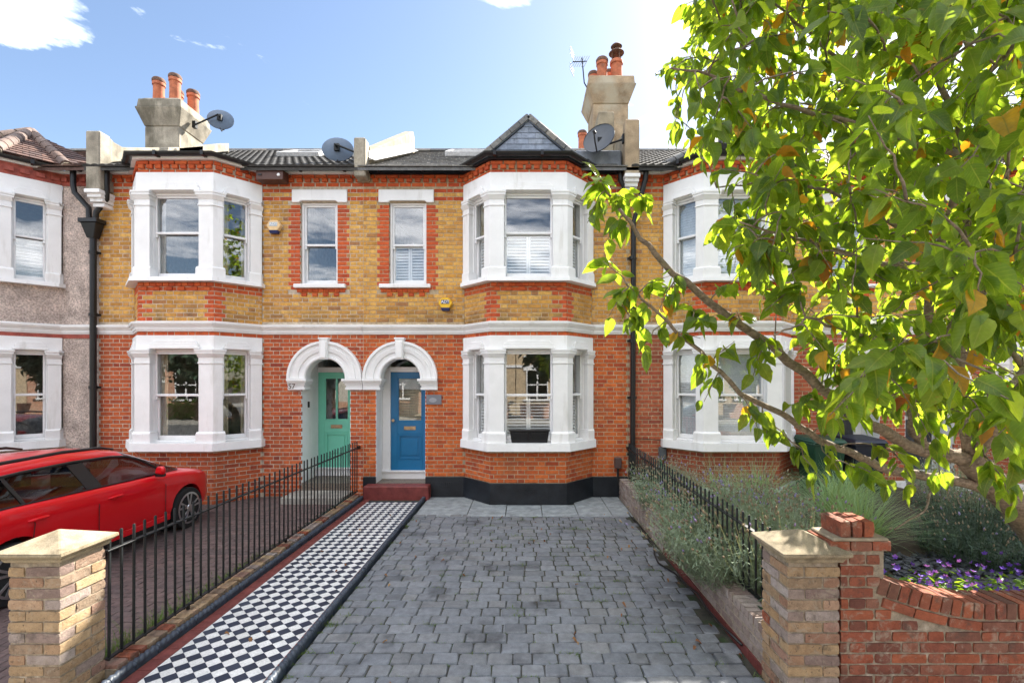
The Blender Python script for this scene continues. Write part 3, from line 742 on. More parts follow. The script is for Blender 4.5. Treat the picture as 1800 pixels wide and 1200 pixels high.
    # window over the door
    m = MB(); f0.poly(m, [(.306, 5.975), (1.380, 5.975), (1.380, 5.73), (1.25, 5.73), (1.20, 5.765), (.536, 5.765), (.486, 5.73), (.306, 5.73)], -.10, .035); m.build('lintel', 'white_paint', root, bevel=.005)
    m = MB(); f0.box(m, .33, 1.325, -.2, .09, 4.062, 4.135); m.build('window_sill', 'white_paint', root, bevel=.006)
    sash('sash_window', root, f0, .506, 1.23, 4.136, 5.752, 4.93, d=-.07, extra=sp.get('w_up'))
    # bay
    bay_storey(root, path, .985, 1.131, 1.995, 2.83, 3.087, sp.get('w_g'), sp.get('w_gs', sp.get('w_g')))
    bay_storey(root, path, 4.062, 4.135, 4.98, 5.70, 6.055, sp.get('w_b'), sp.get('w_bs', sp.get('w_b')))
    # inside: floors, rooms, rear wall
    xa, xb = Xu(0), Xu(W); x0, x1 = min(xa, xb), max(xa, xb)
    m = MB()
    for z0, z1 in ((-.1, .25), (3.02, 3.30), (6.0, 6.08)):
        m.box(x0 + .02, x1 - .02, D + .26, 17.8, z0, z1)
        pl_ = [(Xu(UB + .3), D + .27, 0), (Xu(UC + .16), D - PBAY + .23, 0), (Xu(UD - .16), D - PBAY + .23, 0), (Xu(UE - .3), D + .27, 0)]
        m.hexa([(a, b, z0) for a, b, _ in pl_], [(a, b, z1 - .002) for a, b, _ in pl_])
    m.build('floor', 'room_floor', root)
    m = MB(); dx = Xu(1.42)
    m.box(min(dx, Xu(1.5)), max(dx, Xu(1.5)), D + .26, 13.4, .42, 3.02); m.box(min(dx, Xu(1.5)), max(dx, Xu(1.5)), D + .26, 13.4, 3.3, 6.0)
    m.box(x0 + .02, x1 - .02, 13.4, 13.5, .42, 6.0); m.box(x0 + .005, x0 + .12, D + .26, 13.4, .42, 6.0); m.box(x1 - .12, x1 - .005, D + .26, 13.4, .42, 6.0)
    m.build('room', 'room_wall', root)
    m = MB(); m.box(x0 + .002, x1 - .002, 17.8, 18.0, -.1, 6.6); m.build('rear_wall', 'mortar_grey', root)
    rf = main_roof(root, xa, xb, sp['roof'], sp.get('roof_skip'))
    # soffit board and bay top
    m = MB(); path.slab(m, .004, t[-1] - .004, .085, .085, .15, 6.275, 6.315); m.build('fascia', sp.get('fascia', 'white_paint'), root)
    m = MB(); pl_ = [(Xu(UB - .05), D + .1), (Xu(UB - .03), D - .12), (Xu(UC - .06), D - PBAY - .11), (Xu(UD + .06), D - PBAY - .11), (Xu(UE + .03), D - .12), (Xu(UE + .05), D + .1)]
    m.hexa([(a, b, 6.317) for a, b in pl_], [(a, b, 6.35) for a, b in pl_]); m.build('bay_roof_deck', 'lead', root)
    gutter(root, path, .02, t[-1] - .02, 6.36, .15)
    return root, path, rf
XP = [-13.461, -8.294, -3.127, 2.040, 7.207]          # party lines
h57, p57, r57 = house(XP[2], -1, dict(mortar='mortar_white', ground_brick='red_brick', door='green_door', door_bar=True, porch=.74, metal='brass', roof='pantile',
    w_up=None, w_g=curtains('curtain', .0, .10), w_gs=curtains('curtain', .06, .14), w_b=curtains('curtain_white', .0, .06), w_bs=curtains('curtain', .05, .14)),
    'red and yellow brick terraced house with green front door and flat topped bay')
h59, p59, r59 = house(XP[2], 1, dict(mortar='mortar_tan', ground_brick='red_brick_warm', door='blue_door', door_blind=True, porch=.42, roof='slate_grey', plinth='black_paint', plinth_z=.388, fascia='black_paint',
    w_up=shutters(open_=.95), w_g=shutters(open_=.35), w_gs=both(shutters(open_=.5), curtains('curtain_white', .17, .17)), w_b=shutters(open_=.95), w_bs=both(shutters(open_=.95), curtains('curtain', .16, .16)),
    roof_skip=lambda x, y: -.6 < x < .8 and y < 10.1),
    'red and yellow brick terraced house with blue front door and slate gabled bay')
h61, p61, r61 = house(XP[4], -1, dict(mortar='mortar_tan', ground_brick='red_brick_dull', door='grey_door', porch=.5, roof='pantile', plinth='white_paint', plinth_z=.30, metal='chrome',
    w_up=blinds(), w_g=blinds(dz=.046), w_gs=blinds(dz=.046), w_b=blinds(tilt=1.3), w_bs=blinds(tilt=1.3)),
    'dull red brick terraced house with pale blinds behind the tree, number 61')
h55, p55, r55 = house(XP[0], 1, dict(mortar='mortar_grey', roughcast=True, door='grey_door', porch=.5, roof='clay_tile', w_g=None, w_b=blinds('curtain_white', dz=.06, tilt=1.4, top=False)),
    'roughcast terraced house with red painted bands and hipped tile bay roof', 0)
h63, p63, r63 = house(XP[4], 1, dict(mortar='mortar_tan', ground_brick='red_brick_dull', door='grey_door', porch=.5, roof='pantile', plinth='white_paint', plinth_z=.30, w_g=blinds(), w_b=None),
    'dull red brick terraced house at the frame edge, mostly hidden by the cherry tree', 60)

# ---- gabled slate roof over the bay of the blue-doored house
def gable_roof():
    xc = XP[2] + 3.22; yf = 8.72; za = 7.06; zb = 6.40; hw = .78
    yr = 9.12 + (za - EAVE_Z) / SLOPE
    m = MB()
    for s in (-1, 1):                    # two slopes running back into the main roof
        a = [(xc, yf, za), (xc + s * hw, yf, zb), (xc + s * hw, 9.12 + (zb - EAVE_Z) / SLOPE + .3, zb), (xc, yr + .2, za)]
        m.hexa([(x, y, z - .05) for x, y, z in a], a)
    m.add([(xc - hw + .06, yf + .06, zb - .04), (xc + hw - .06, yf + .06, zb - .04), (xc, yf + .06, za - .06)], [(0, 1, 2)])
    g = m.build('bay_roof', 'slate', h59)
    row = .105; z = zb - .02; k = 0; n = 0
    while z < za - .09:                  # slates hung on the gable
        half = (za - .05 - z) / (za - zb) * hw - .03; halft = max(.01, (za - .05 - z - row - .012) / (za - zb) * hw - .03)
        w = .26; x = -((half // w) + 1) * w - (w / 2 if k % 2 else 0)
        while x < half:
            p0, p1 = max(x + .003, -half), min(x + w - .003, half)
            if p1 - p0 > .03:
                q0, q1 = max(p0, -halft), min(p1, halft)
                if q1 - q0 < .01: q0 = q1 = (p0 + p1) / 2 if abs((p0 + p1) / 2) < halft else math.copysign(halft, p0 + p1); q0 -= .004; q1 += .004
                s = MB(); s.hexa([(xc + p0, yf + .022, z), (xc + p1, yf + .022, z), (xc + p1, yf + .05, z), (xc + p0, yf + .05, z)], [(xc + q0, yf + .034, z + row + .01), (xc + q1, yf + .034, z + row + .01), (xc + q1, yf + .05, z + row + .01), (xc + q0, yf + .05, z + row + .01)])
                s.build('slate', 'slate', g)
            x += w
        z += row; k += 1
    sl = math.atan2(za - zb, hw); L = math.hypot(hw, za - zb) + .10
    for s in (-1, 1):                    # half-round verge tiles
        nt = 5
        for i in range(nt):
            d0, d1 = L * i / nt + .004, L * (i + 1) / nt - .004; m = MB()
            P = lambda d: Vector((xc + s * d * math.cos(sl), 0, za + .035 - d * math.sin(sl)))
            a, b = P(d0), P(d1); up = Vector((s * math.sin(sl), 0, math.cos(sl)))
            for c in (a, b):
                for (yy, h) in ((yf - .03, -.06), (yf - .03, .03), (yf + .03, .065), (yf + .12, .065), (yf + .18, .03), (yf + .18, -.03)): m.v.append((c.x + up.x * h, yy, c.z + up.z * h))
            m.f = [(0, 1, 2, 3, 4, 5), (6, 7, 8, 9, 10, 11)] + [(i_, (i_ + 1) % 6, 6 + (i_ + 1) % 6, 6 + i_) for i_ in range(6)]; m.mi = [0] * 8
            m.build('verge_tile', 'ridge_tile', g, bevel=.006)
    m = MB(); yy = yf
    while yy < yr:
        m = MB(); m.box(xc - .09, xc + .09, yy + .13, min(yy + .45, yr + .2) + .12, za - .02, za + .05); m.build('ridge_tile', 'ridge_tile', g, bevel=.03); yy += .45
    m = MB()
    for s in (-1, 1): m.hexa([(xc + s * .72, 8.66, 6.352), (xc + s * 1.34, 9.2, 6.352), (xc + s * 1.34, 9.6, 6.352), (xc + s * .72, 9.6, 6.352)], [(xc + s * .72, 8.68, 6.43), (xc + s * 1.32, 9.22, 6.40), (xc + s * 1.3, 9.6, 6.60), (xc + s * .72, 9.6, 6.60)])
    m.build('lead_slope', 'slate', h59)
gable_roof()
skylight(h59, XP[2] + 1.75, 11.6, 1.05, 1.0)
for xo in (-1.0, -2.2): skylight(h57, XP[2] + xo, 11.3, 1.0, 1.1)

# ---- hipped roof over a bay (roughcast house: clay tiles; number 61: dark tiles)
def hip_roof(root, ox, dr, mat, za=7.36, ya=9.95, rows=9, hipmat='ridge_tile', mort='hip_mortar', wide=0):
    Xu = lambda u: ox + dr * u; zb = 6.40; ap = Vector((Xu(3.22), ya, za))
    base = [Vector((Xu(u), y, zb)) for u, y in ((UB - .12, D + .12), (UC - .06, D - PBAY - .14), (UD + .06, D - PBAY - .14), (UE + .12, D + .12))]
    back = [Vector((Xu(UB - .12), ya + .6, zb)), Vector((Xu(UE + .12), ya + .6, zb))]
    if wide: base[3] = Vector((Xu(UE + .14), D - .06, zb)); back[1] = Vector((Xu(W - .02), ya + .1, zb + .12))
    m = MB(); ring = [back[0]] + base + [back[1]]
    m.add([ap] + ring, [(0, i, i + 1) for i in range(1, len(ring))])
    rp = m.build('bay_roof', mat, root)
    for i in range(len(ring) - 1):
        a, b = ring[i], ring[i + 1]; e = b - a; Lb = e.length; e.normalize(); mid = (a + b) / 2
        foot = a + e * (ap - a).dot(e); upv = ap - foot; hh = upv.length; upv.normalize(); nrm = e.cross(upv); nrm = nrm if nrm.z > 0 else -nrm
        sa = (ap - a).dot(e)
        row = .135; k = 0; z = 0.0
        while z < hh - .12:
            lo = sa * z / hh; hi = Lb - (Lb - sa) * z / hh; w = .17; x = (0 if k % 2 else w / 2) - w
            while x < hi:
                p0, p1 = max(x + .003, lo), min(x + w - .003, hi)
                lo2, hi2 = sa * (z + row) / hh, Lb - (Lb - sa) * (z + row) / hh
                if p1 - p0 > .03:
                    q0, q1 = min(max(p0, lo2), p1), max(min(p1, hi2), p0)
                    s = MB(); P = lambda u, v, n_: a + e * u + upv * v + nrm * n_
                    s.hexa([P(p0, z, .012), P(p1, z, .012), P(q1, z + row + .02, .002), P(q0, z + row + .02, .002)], [P(p0, z, .03), P(p1, z, .03), P(q1, z + row + .02, .014), P(q0, z + row + .02, .014)])
                    if i in (0,) and dr < 0 or i == 4 and dr > 0 or True: s.build('tile', mat, rp)
                x += w
            z += row; k += 1
    for c in base:
        v = ap - c; L = v.length; n = 7; m = MB()
        m.tube([c + Vector((0, 0, .0)), ap], .085, 8); m.build('hip_bedding', mort, rp)
        for j in range(n):
            m = MB(); m.tube([c + v * ((j + .06) / n) + Vector((0, 0, .025)), c + v * ((j + .94) / n) + Vector((0, 0, .025))], .10, 10); m.build('hip_tile', hipmat, rp, smooth=True)
hip_roof(h55, XP[0], 1, 'clay_tile', za=7.40, hipmat='hip_clay', wide=1)
hip_roof(h61, XP[4], -1, 'pantile', za=7.2, mort='ridge_tile')
hip_roof(h63, XP[4], 1, 'pantile', za=7.2, mort='ridge_tile')

# ---- parapets on the party lines, chimneys
def parapet(root, xc, prof, mat, post, pmat_, th=.24, post_w=.27, corbel=True):
    m = MB(); b = [(xc - th / 2, y, z) for y, z in prof]; c = [(xc + th / 2, y, z) for y, z in prof]
    m.hexa(b, c); pr = m.build('parapet', mat, root, bevel=.015)
    y0, y1, z0, z1 = post; m = MB(); m.box(xc - post_w / 2, xc + post_w / 2, y0, y1, z0, z1); m.build('parapet_post', pmat_, pr, bevel=.02)
    if corbel:
        m = MB()
        for i, (o, z) in enumerate(((.0, .20), (-.05, .13), (-.10, .06), (-.15, -.02))):
            m.box(xc - post_w / 2 - .01 + .012 * i, xc + post_w / 2 + .01 - .012 * i, y0 - .02 - o * 1.0, y1 + .1, z0 - .26 + z - .0, z0 - .26 + z + .07)
        m.build('corbel', 'white_paint', pr, bevel=.006)
    return pr
def rz(y, o): return roof_z(y) + o
parapet(h57, -3.10, [(9.26, 6.1), (9.26, 6.80), (9.5, 6.86), (12.95, 9.0), (13.1, 8.9), (13.1, 8.3)], 'cement_cream', (9.03, 9.27, 6.12, 6.86), 'cement', post_w=.22, corbel=False)
parapet(h57, -8.12, [(9.24, 5.9), (9.24, 6.965), (9.36, 6.92), (9.55, 6.92), (10.15, 7.20), (11.2, 7.72), (13.0, 8.7), (13.0, 6.6)], 'cement', (9.0, 9.25, 5.86, 6.97), 'cement')
parapet(h61, 2.06, [(9.26, 6.2), (9.26, 7.05), (11.0, 7.55), (13.0, 8.75), (13.1, 8.6), (13.1, 8.0)], 'cement_cream', (9.02, 9.27, 6.16, 7.20), 'cement_tan')
m = MB(); m.add([(-3.0 + .02, 9.2, 6.56), (-3.0 + .02, 13.0, 8.54), (-2.85, 13.0, 8.50), (-2.85, 9.2, 6.50)], [(0, 1, 2, 3)]); m.add([(-2.975, 9.2, 6.5), (-2.975, 13.0, 8.5), (-2.975, 13.0, 8.72), (-2.975, 9.2, 6.68)], [(0, 1, 2, 3)]); m.build('flashing', 'flashing', h59)
m = MB(); m.add([(-7.99, 9.3, 6.52), (-7.99, 13.0, 8.5), (-7.72, 13.0, 8.52), (-7.72, 9.3, 6.55)], [(0, 1, 2, 3)]); m.build('flashing', 'flashing', h57)
def chimney(root, x0, x1, y0, y1, z0, z1, mat, pots, flare=.14):
    m = MB(); ring = lambda o, z: [(x0 - o, y0 - o, z), (x1 + o, y0 - o, z), (x1 + o, y1 + o, z), (x0 - o, y1 + o, z)]
    m.hexa(ring(0, z0), ring(0, z1 - .62)); m.hexa(ring(.004, z1 - .62), ring(flare, z1 - .22)); m.hexa(ring(flare - .03, z1 - .22), ring(flare - .05, z1 - .02)); m.hexa(ring(.06, z1 - .02), ring(.0, z1 + .04))
    c = m.build('chimney_stack', mat, root, bevel=.018)
    for (px, py, h, r, top) in pots:
        m = MB(); q = (px, py, z1 + .02); m.lathe(q, [(r * 1.05, 0), (r * .98, h * .5), (r, h - .09), (r * 1.15, h - .085), (r * 1.15, h - .02), (r * 1.05, h), (r * .85, h), (r * .82, h - .2)], 18)
        p = m.build('chimney_pot', 'terracotta', c, smooth=True)
        if top == 'cowl':
            m = MB(); m.lathe((px, py, q[2] + h + .16), [(r * 1.0, 0), (r * 1.35, .02), (r * 1.0, .07), (.02, .10)], 16)
            for k in range(4): a = k * math.pi / 2 + .4; m.tube([(px + r * .9 * math.cos(a), py + r * .9 * math.sin(a), q[2] + h - .03), (px + r * .9 * math.cos(a), py + r * .9 * math.sin(a), q[2] + h + .18)], .012, 5)
            m.lathe((px, py, q[2] + h + .32), [(r * .75, 0), (r * 1.0, .02), (r * .75, .06), (.02, .08)], 16); m.tube([(px, py, q[2] + h + .2), (px, py, q[2] + h + .34)], .02, 6)
            m.build('cowl', 'soot_clay', p, smooth=True)
        elif top == 'ring':
            m = MB(); m.lathe((px, py, q[2] + h - .02), [(r * 1.0, 0), (r * 1.2, .01), (r * 1.22, .06), (r * 1.0, .10), (r * .8, .10)], 18); m.build('pot_rim', 'soot_clay', p, smooth=True)
chimney(h57, -8.80, -8.00, 11.1, 11.95, 6.2, 8.78, 'cement', [(-8.62, 11.3, .50, .115, 'ring'), (-8.22, 11.28, .58, .115, 'ring'), (-8.5, 11.75, .5, .11, 'ring'), (-8.14, 11.78, .5, .12, 'ring')])
chimney(h59, 1.62, 2.44, 11.1, 12.0, 6.2, 9.30, 'cement_tan', [(1.86, 11.3, .46, .12, 'ring'), (2.2, 11.3, .48, .135, 'cowl'), (1.72, 11.75, .42, .11, 'ring'), (2.1, 11.75, .45, .12, 'ring')], .16)
chimney(h61, 1.72, 2.5, 15.2, 15.9, 6.5, 9.55, 'cement', [(1.9, 15.4, .62, .13, 'ring'), (2.2, 15.5, .5, .13, 'ring')], .06)
m = MB(); m.box(1.60, 1.94, 10.2, 11.09, 6.5, 8.0); m.build('chimney_shoulder', 'cement_cream', h59, bevel=.02)
m = MB(); m.box(1.0, 1.92, 9.3, 10.6, 6.3, 6.75); m.build('lead_gutter', 'lead', h59, bevel=.03)

# ---- rainwater pipes
def tubes(name, root, pts, r, mat='black_plastic', collars=()):
    m = MB(); m.tube(pts, r, 12)
    for z in collars: m.tube([(pts[-1][0], pts[-1][1], z), (pts[-1][0], pts[-1][1], z + .06)], r * 1.3, 12); m.box(pts[-1][0] - .09, pts[-1][0] + .09, pts[-1][1] + r * .6, pts[-1][1] + r + .02, z + .01, z + .05)
    return m.build(name, mat, root, smooth=True)
dpx = -8.30
m = MB(); m.hexa([(dpx - .07, 9.15, 5.0), (dpx + .07, 9.15, 5.0), (dpx + .07, 9.29, 5.0), (dpx - .07, 9.29, 5.0)], [(dpx - .15, 9.1, 5.28), (dpx + .15, 9.1, 5.28), (dpx + .15, 9.3, 5.28), (dpx - .15, 9.3, 5.28)]); m.box(dpx - .18, dpx + .18, 9.08, 9.31, 5.28, 5.36); m.build('rain_hopper', 'black_plastic', h57, bevel=.008)
tubes('downpipe', h57, [(dpx, 9.22, 5.05), (dpx, 9.22, .02)], .055, collars=(4.7, 3.5, 2.1, .9))
tubes('swan_neck', h57, [(-7.98, 9.15, 6.33), (-7.98, 9.15, 5.9), (-8.0, 9.17, 5.75), (-8.22, 9.2, 5.5), (-8.24, 9.2, 5.34)], .048)
tubes('swan_neck', h55, [(-8.62, 9.15, 6.33), (-8.62, 9.15, 6.0), (-8.6, 9.16, 5.86), (-8.37, 9.2, 5.58), (-8.36, 9.2, 5.34)], .048)
tubes('downpipe', h61, [(2.35, 9.12, 6.33), (2.33, 9.14, 6.1), (2.13, 9.24, 5.3), (2.11, 9.24, .02)], .05, collars=(4.6, 3.0, 1.9, .8))
tubes('swan_neck', h59, [(1.86, 9.16, 6.34), (1.86, 9.16, 6.1), (1.96, 9.2, 5.95), (2.0, 9.24, 5.75)], .045)
tubes('wire', h61, [(2.16, 9.31, 1.14), (2.5, 9.305, 1.12), (2.74, 9.30, 1.09)], .006)
# ------------------------------------------------------------------ the ground
pmat('earth', [(0.055, 0.042, 0.03), (0.09, 0.07, 0.05)], nscale=6, rough=0.95, bump=0.8, bscale=30, bdist=0.02)
pmat('joint_sand', [(0.035, 0.04, 0.028), (0.055, 0.05, 0.04), (0.03, 0.055, 0.018)], nscale=7, rough=0.95, bump=0.6, bscale=120)
pmat('asphalt', [(0.09, 0.09, 0.09), (0.12, 0.12, 0.118)], nscale=1.5, rough=0.9, bump=0.5, bscale=150)
pmat('paving', [(0.30, 0.28, 0.25), (0.36, 0.34, 0.30)], nscale=2, rough=0.9, bump=0.2)
pmat('kerb_stone', [(0.26, 0.25, 0.24)], rough=0.9)
pmat('sett', [(0.135, 0.147, 0.165), (0.175, 0.188, 0.208), (0.155, 0.168, 0.187), (0.195, 0.205, 0.22), (0.14, 0.152, 0.172), (0.185, 0.19, 0.195), (0.115, 0.125, 0.14)], rnd=True, nscale=9, namt=0.25, rough=0.62, bump=0.5, bscale=160, bdist=0.004, fine=0.3, spec=0.45,
     stain=((0.028, 0.03, 0.035), 1.6, 0.545, 0.78))
pmat('flagstone', [(0.24, 0.265, 0.28), (0.30, 0.33, 0.34), (0.22, 0.245, 0.26)], nscale=4, rough=0.6, bump=0.3, bscale=60, stain=((0.04, 0.045, 0.05), 2.6, 0.6, 0.8))
pmat('block_paving', [(0.105, 0.072, 0.068), (0.135, 0.092, 0.085), (0.09, 0.066, 0.064), (0.12, 0.083, 0.077)], rnd=True, nscale=8, rough=0.7, bump=0.3, bscale=120)
pmat('tile_black', [(0.020, 0.027, 0.048), (0.035, 0.044, 0.070)], rnd=True, nscale=12, rough=0.5, bump=0.05, namt=0.15)
pmat('tile_white', [(0.60, 0.60, 0.58), (0.68, 0.68, 0.66), (0.64, 0.64, 0.62)], rnd=True, nscale=9, rough=0.5, bump=0.05, namt=0.12, stain=((0.36, 0.34, 0.31), 6, 0.66, 0.35))
pmat('tile_red', [(0.14, 0.035, 0.03), (0.17, 0.045, 0.038)], rnd=True, nscale=8, rough=0.6, bump=0.1)
pmat('rope_tile', [(0.034, 0.047, 0.068), (0.055, 0.07, 0.095)], nscale=9, rough=0.5, bump=0.15, spec=0.5)
def ground(name, x0, x1, y0, y1, z0, z1, mat):
    m = MB(); m.box(x0, x1, y0, y1, z0, z1); return tag(m.build(name, mat), kind='structure')
g = MB(); g.add([(-400, -400, -.16), (400, -400, -.16), (400, 400, -.16), (-400, 400, -.16)], [(0, 1, 2, 3)]); tag(g.build('ground', 'earth', recalc=False), kind='structure')
ground('road', -60, 60, -7.6, -1.2, -.158, -.12, 'asphalt')
ground('kerb', -60, 60, -1.2, -1.05, -.158, .004, 'kerb_stone')
ground('pavement', -60, 60, -1.05, 3.28, -.155, -.004, 'paving')
ground('pavement', -60, 60, -10.2, -7.6, -.155, -.004, 'paving')

# ---- the drive of grey setts
DX0, DX1 = -1.845, 1.845
drive = ground('driveway', DX0, DX1, 3.285, 9.30, -.15, -.012, 'joint_sand')
SM = {}
def sett_mesh(w, v):
    k = (w, v)
    if k not in SM:
        r = random.Random(hash(k) & 0xffff); d = .152; t = .05; c = .008
        def ring(o, z, j):
            a, b = w / 2 - o, d / 2 - o; q = min(.014, a * .4)
            pts = [(-a + q, -b), (a - q, -b), (a, -b + q), (a, b - q), (a - q, b), (-a + q, b), (-a, b - q), (-a, -b + q)]
            return [(x + r.uniform(-j, j), y + r.uniform(-j, j), z) for x, y in pts]
        m = MB(); A, B, C = ring(0, -t, 0), ring(0, -.012, .003), ring(c, 0, .004)
        m.add(A + B + C, [tuple(range(16, 24))] + [(i, (i + 1) % 8, 8 + (i + 1) % 8, 8 + i) for i in range(8)] + [(8 + i, 8 + (i + 1) % 8, 16 + (i + 1) % 8, 16 + i) for i in range(8)])
        SM[k] = m.mesh('sett', 'sett', recalc=False, smooth=True)
    return SM[k]
sizes = [.150, .178, .205, .232]
setts = []; y = 3.36; rowi = 0
while y < 7.98:
    x = DX0 + R.uniform(-.1, .0) + .005
    while x < DX1:
        w = R.choice(sizes); x1 = x + w
        if x1 > DX1 - .01: w = sizes[0] if DX1 - x > .15 else None; 
        if w is None: break
        if x >= DX0 - .0: setts.append((x + w / 2, y + .08, w))
        elif x + w > DX0 + .06: setts.append((DX0 + .005 + (x + w - DX0) / 2, y + .08, round(x + w - DX0 - .005, 3)))
        x += w + .006
    y += .158; rowi += 1
order = sorted(range(len(setts)), key=lambda i: setts[i][1]); vis = [i for i in order if setts[i][1] > 3.56]
ind = set(vis[:300]); rest = MB()
for i, (x, y, w) in enumerate(setts):
    v = R.randrange(4); me = sett_mesh(w, v); z = R.uniform(-.004, .004) + .018 * math.sin(x * .9 + 1) * math.sin(y * .7) * .4
    rot = (R.uniform(-.012, .012), R.uniform(-.012, .012), R.uniform(-.012, .012))
    if i in ind: put('sett', me, drive, (x, y, z), rot)
    else:
        T = Matrix.Translation((x, y, z)) @ Matrix.Rotation(rot[2], 4, 'Z'); n = len(rest.v)
        rest.add([T @ vv.co for vv in me.vertices], [tuple(p.vertices) for p in me.polygons])
o = rest.build('sett', 'sett', drive, recalc=False, smooth=True); o['kind'] = 'stuff'
fx = [DX0 + .01, -.95, -.30, .32, .93, 1.50, DX1]          # flagstones along the wall
for i in range(len(fx) - 1):
    if i < 2: ys = [(7.99, 9.28)]
    elif i < 4: ys = [(7.99, 8.69)]
    else: ys = [(7.99, 8.62), (8.63, 9.28)]
    for y0, y1 in ys:
        m = MB(); m.box(fx[i] + .006, fx[i + 1] - .006, y0 + .005, y1, -.06, .002 + R.uniform(-.003, .003)); m.build('flagstone', 'flagstone', drive, bevel=.006)
# ---- the tiled path
TX0, TX1 = -2.905, -1.965; dd = (TX1 - TX0) / 7
path_o = ground('path', -3.11, DX0 - .075, 3.285, 9.12, -.15, -.006, 'joint_sand')
tl = MB(); s = dd / 2 - .0012
def diamond(hw0=1, hw1=1):
    m = MB(); a = [(-s * hw0, 0), (0, -s), (s * hw1, 0), (0, s)]
    a = [p for p in a]; 
    if hw0 == 0: a = [(0, -s), (s, 0), (0, s)]
    if hw1 == 0: a = [(-s, 0), (0, -s), (0, s)]
    m.hexa([(x, y, -.01) for x, y in a], [(x, y, 0) for x, y in a]); return m
TM = {('b', 0): diamond().mesh('tile', 'tile_black'), ('w', 0): diamond().mesh('tile', 'tile_white'), ('w', 1): diamond(0, 1).mesh('tile', 'tile_white'), ('w', 2): diamond(1, 0).mesh('tile', 'tile_white')}
tiles = []; ny = int((9.05 - 3.30) / dd)
for j in range(ny):
    for i in range(7): tiles.append((TX0 + (i + .5) * dd, 3.32 + (j + .5) * dd, ('b', 0)))
    for i in range(8): tiles.append((TX0 + i * dd, 3.32 + j * dd, ('w', 1 if i == 0 else 2 if i == 7 else 0)))
tiles.sort(key=lambda t: t[1]); rest = MB(); cnt = 0
for x, y, k in tiles:
    z = .002 + R.uniform(-.0006, .0006)
    px, py = to_px((x, y, z))
    if py < 1203 and cnt < 300: put('tile', TM[k], path_o, (x, y, z)); cnt += 1
    else:
        me = TM[k]; rest.add([v.co + Vector((x, y, z)) for v in me.vertices], [tuple(p.vertices) for p in me.polygons], 0 if k[0] == 'b' else 1)
o = rest.build('tile', ['tile_black', 'tile_white'], path_o, recalc=False); o['kind'] = 'stuff'
for xa, xb in ((-3.035, TX0 - .002), (TX1 + .002, -1.925)):
    y = 3.3
    while y < 9.1:
        m = MB(); m.box(xa, xb, y + .002, min(y + .148, 9.12), -.012, .002 + R.uniform(-.0005, .0005)); m.build('border_tile', 'tile_red', path_o); y += .15
RM = None
def rope_piece(L=.228, r=.029):
    m = MB(); n, k = 20, 14
    for i in range(n + 1):
        y = L * i / n
        for j in range(k):
            a = 2 * math.pi * j / k; rr = r * (1 + .16 * math.cos(2 * a - 2 * math.pi * 2 * y / .115))
            m.v.append((rr * math.cos(a), y, .042 + rr * math.sin(a)))
    for i in range(n):
        for j in range(k): m.f.append((i * k + j, i * k + (j + 1) % k, (i + 1) * k + (j + 1) % k, (i + 1) * k + j)); m.mi.append(0)
    m.f += [tuple(range(k)), tuple(n * k + j for j in range(k))]; m.mi += [0, 0]
    m.box(-.024, .024, 0.001, L - .001, -.05, .038); return m.mesh('rope_edging', 'rope_tile', smooth=True)
RM = rope_piece()
for x in (-3.075, -1.885):
    y = 3.3
    while y < 9.05: put('rope_edging', RM, path_o, (x, y, R.uniform(-.002, .002)), (0, 0, R.uniform(-.006, .006))); y += .233
m = MB(); m.box(-3.04, -1.80, 9.06, 9.34, -.1, .255); m.build('door_step', 'door_step_red', path_o, bevel=.012)
# ---- the brown block drive next door
nd = ground('neighbour_driveway', -8.3, -3.30, 3.285, 9.33, -.15, -.008, 'joint_sand')
nb = MB(); nb.box(-.098, .098, -.048, .048, -.05, 0); NBM = nb.mesh('block', 'block_paving', bevel=.005)
blocks = []; y = 3.33; k = 0
while y < 9.3:
    x = -8.25 + (.1 if k % 2 else 0)
    while x < -3.4: blocks.append((x, y)); x += .203
    y += .102; k += 1
def bscore(b):
    px, py = to_px((b[0], b[1], 0)); s = 1 / b[1] ** 2
    return s if (px > 100 and py < 1200 and b[0] > -5.1) else s * .01
blocks.sort(key=bscore, reverse=True); rest = MB()
for i, (x, y) in enumerate(blocks):
    z = R.uniform(-.003, .002)
    if i < 300: put('block', NBM, nd, (x, y, z), (R.uniform(-.01, .01), R.uniform(-.01, .01), R.uniform(-.01, .01)))
    else: rest.add([v.co + Vector((x, y, z)) for v in NBM.vertices], [tuple(p.vertices) for p in NBM.polygons])
o = rest.build('block', 'block_paving', nd, recalc=False); o['kind'] = 'stuff'
m = MB(); m.box(-4.45, -3.32, 8.75, 9.34, -.02, .12); m.build('door_step', 'paving', nd, bevel=.01)
tag(ground('garden_bed', 2.10, 7.2, 3.6, 9.32, -.15, .22, 'earth'))
ground('garden_bed', 7.3, 12.4, 3.6, 9.32, -.15, .12, 'earth')

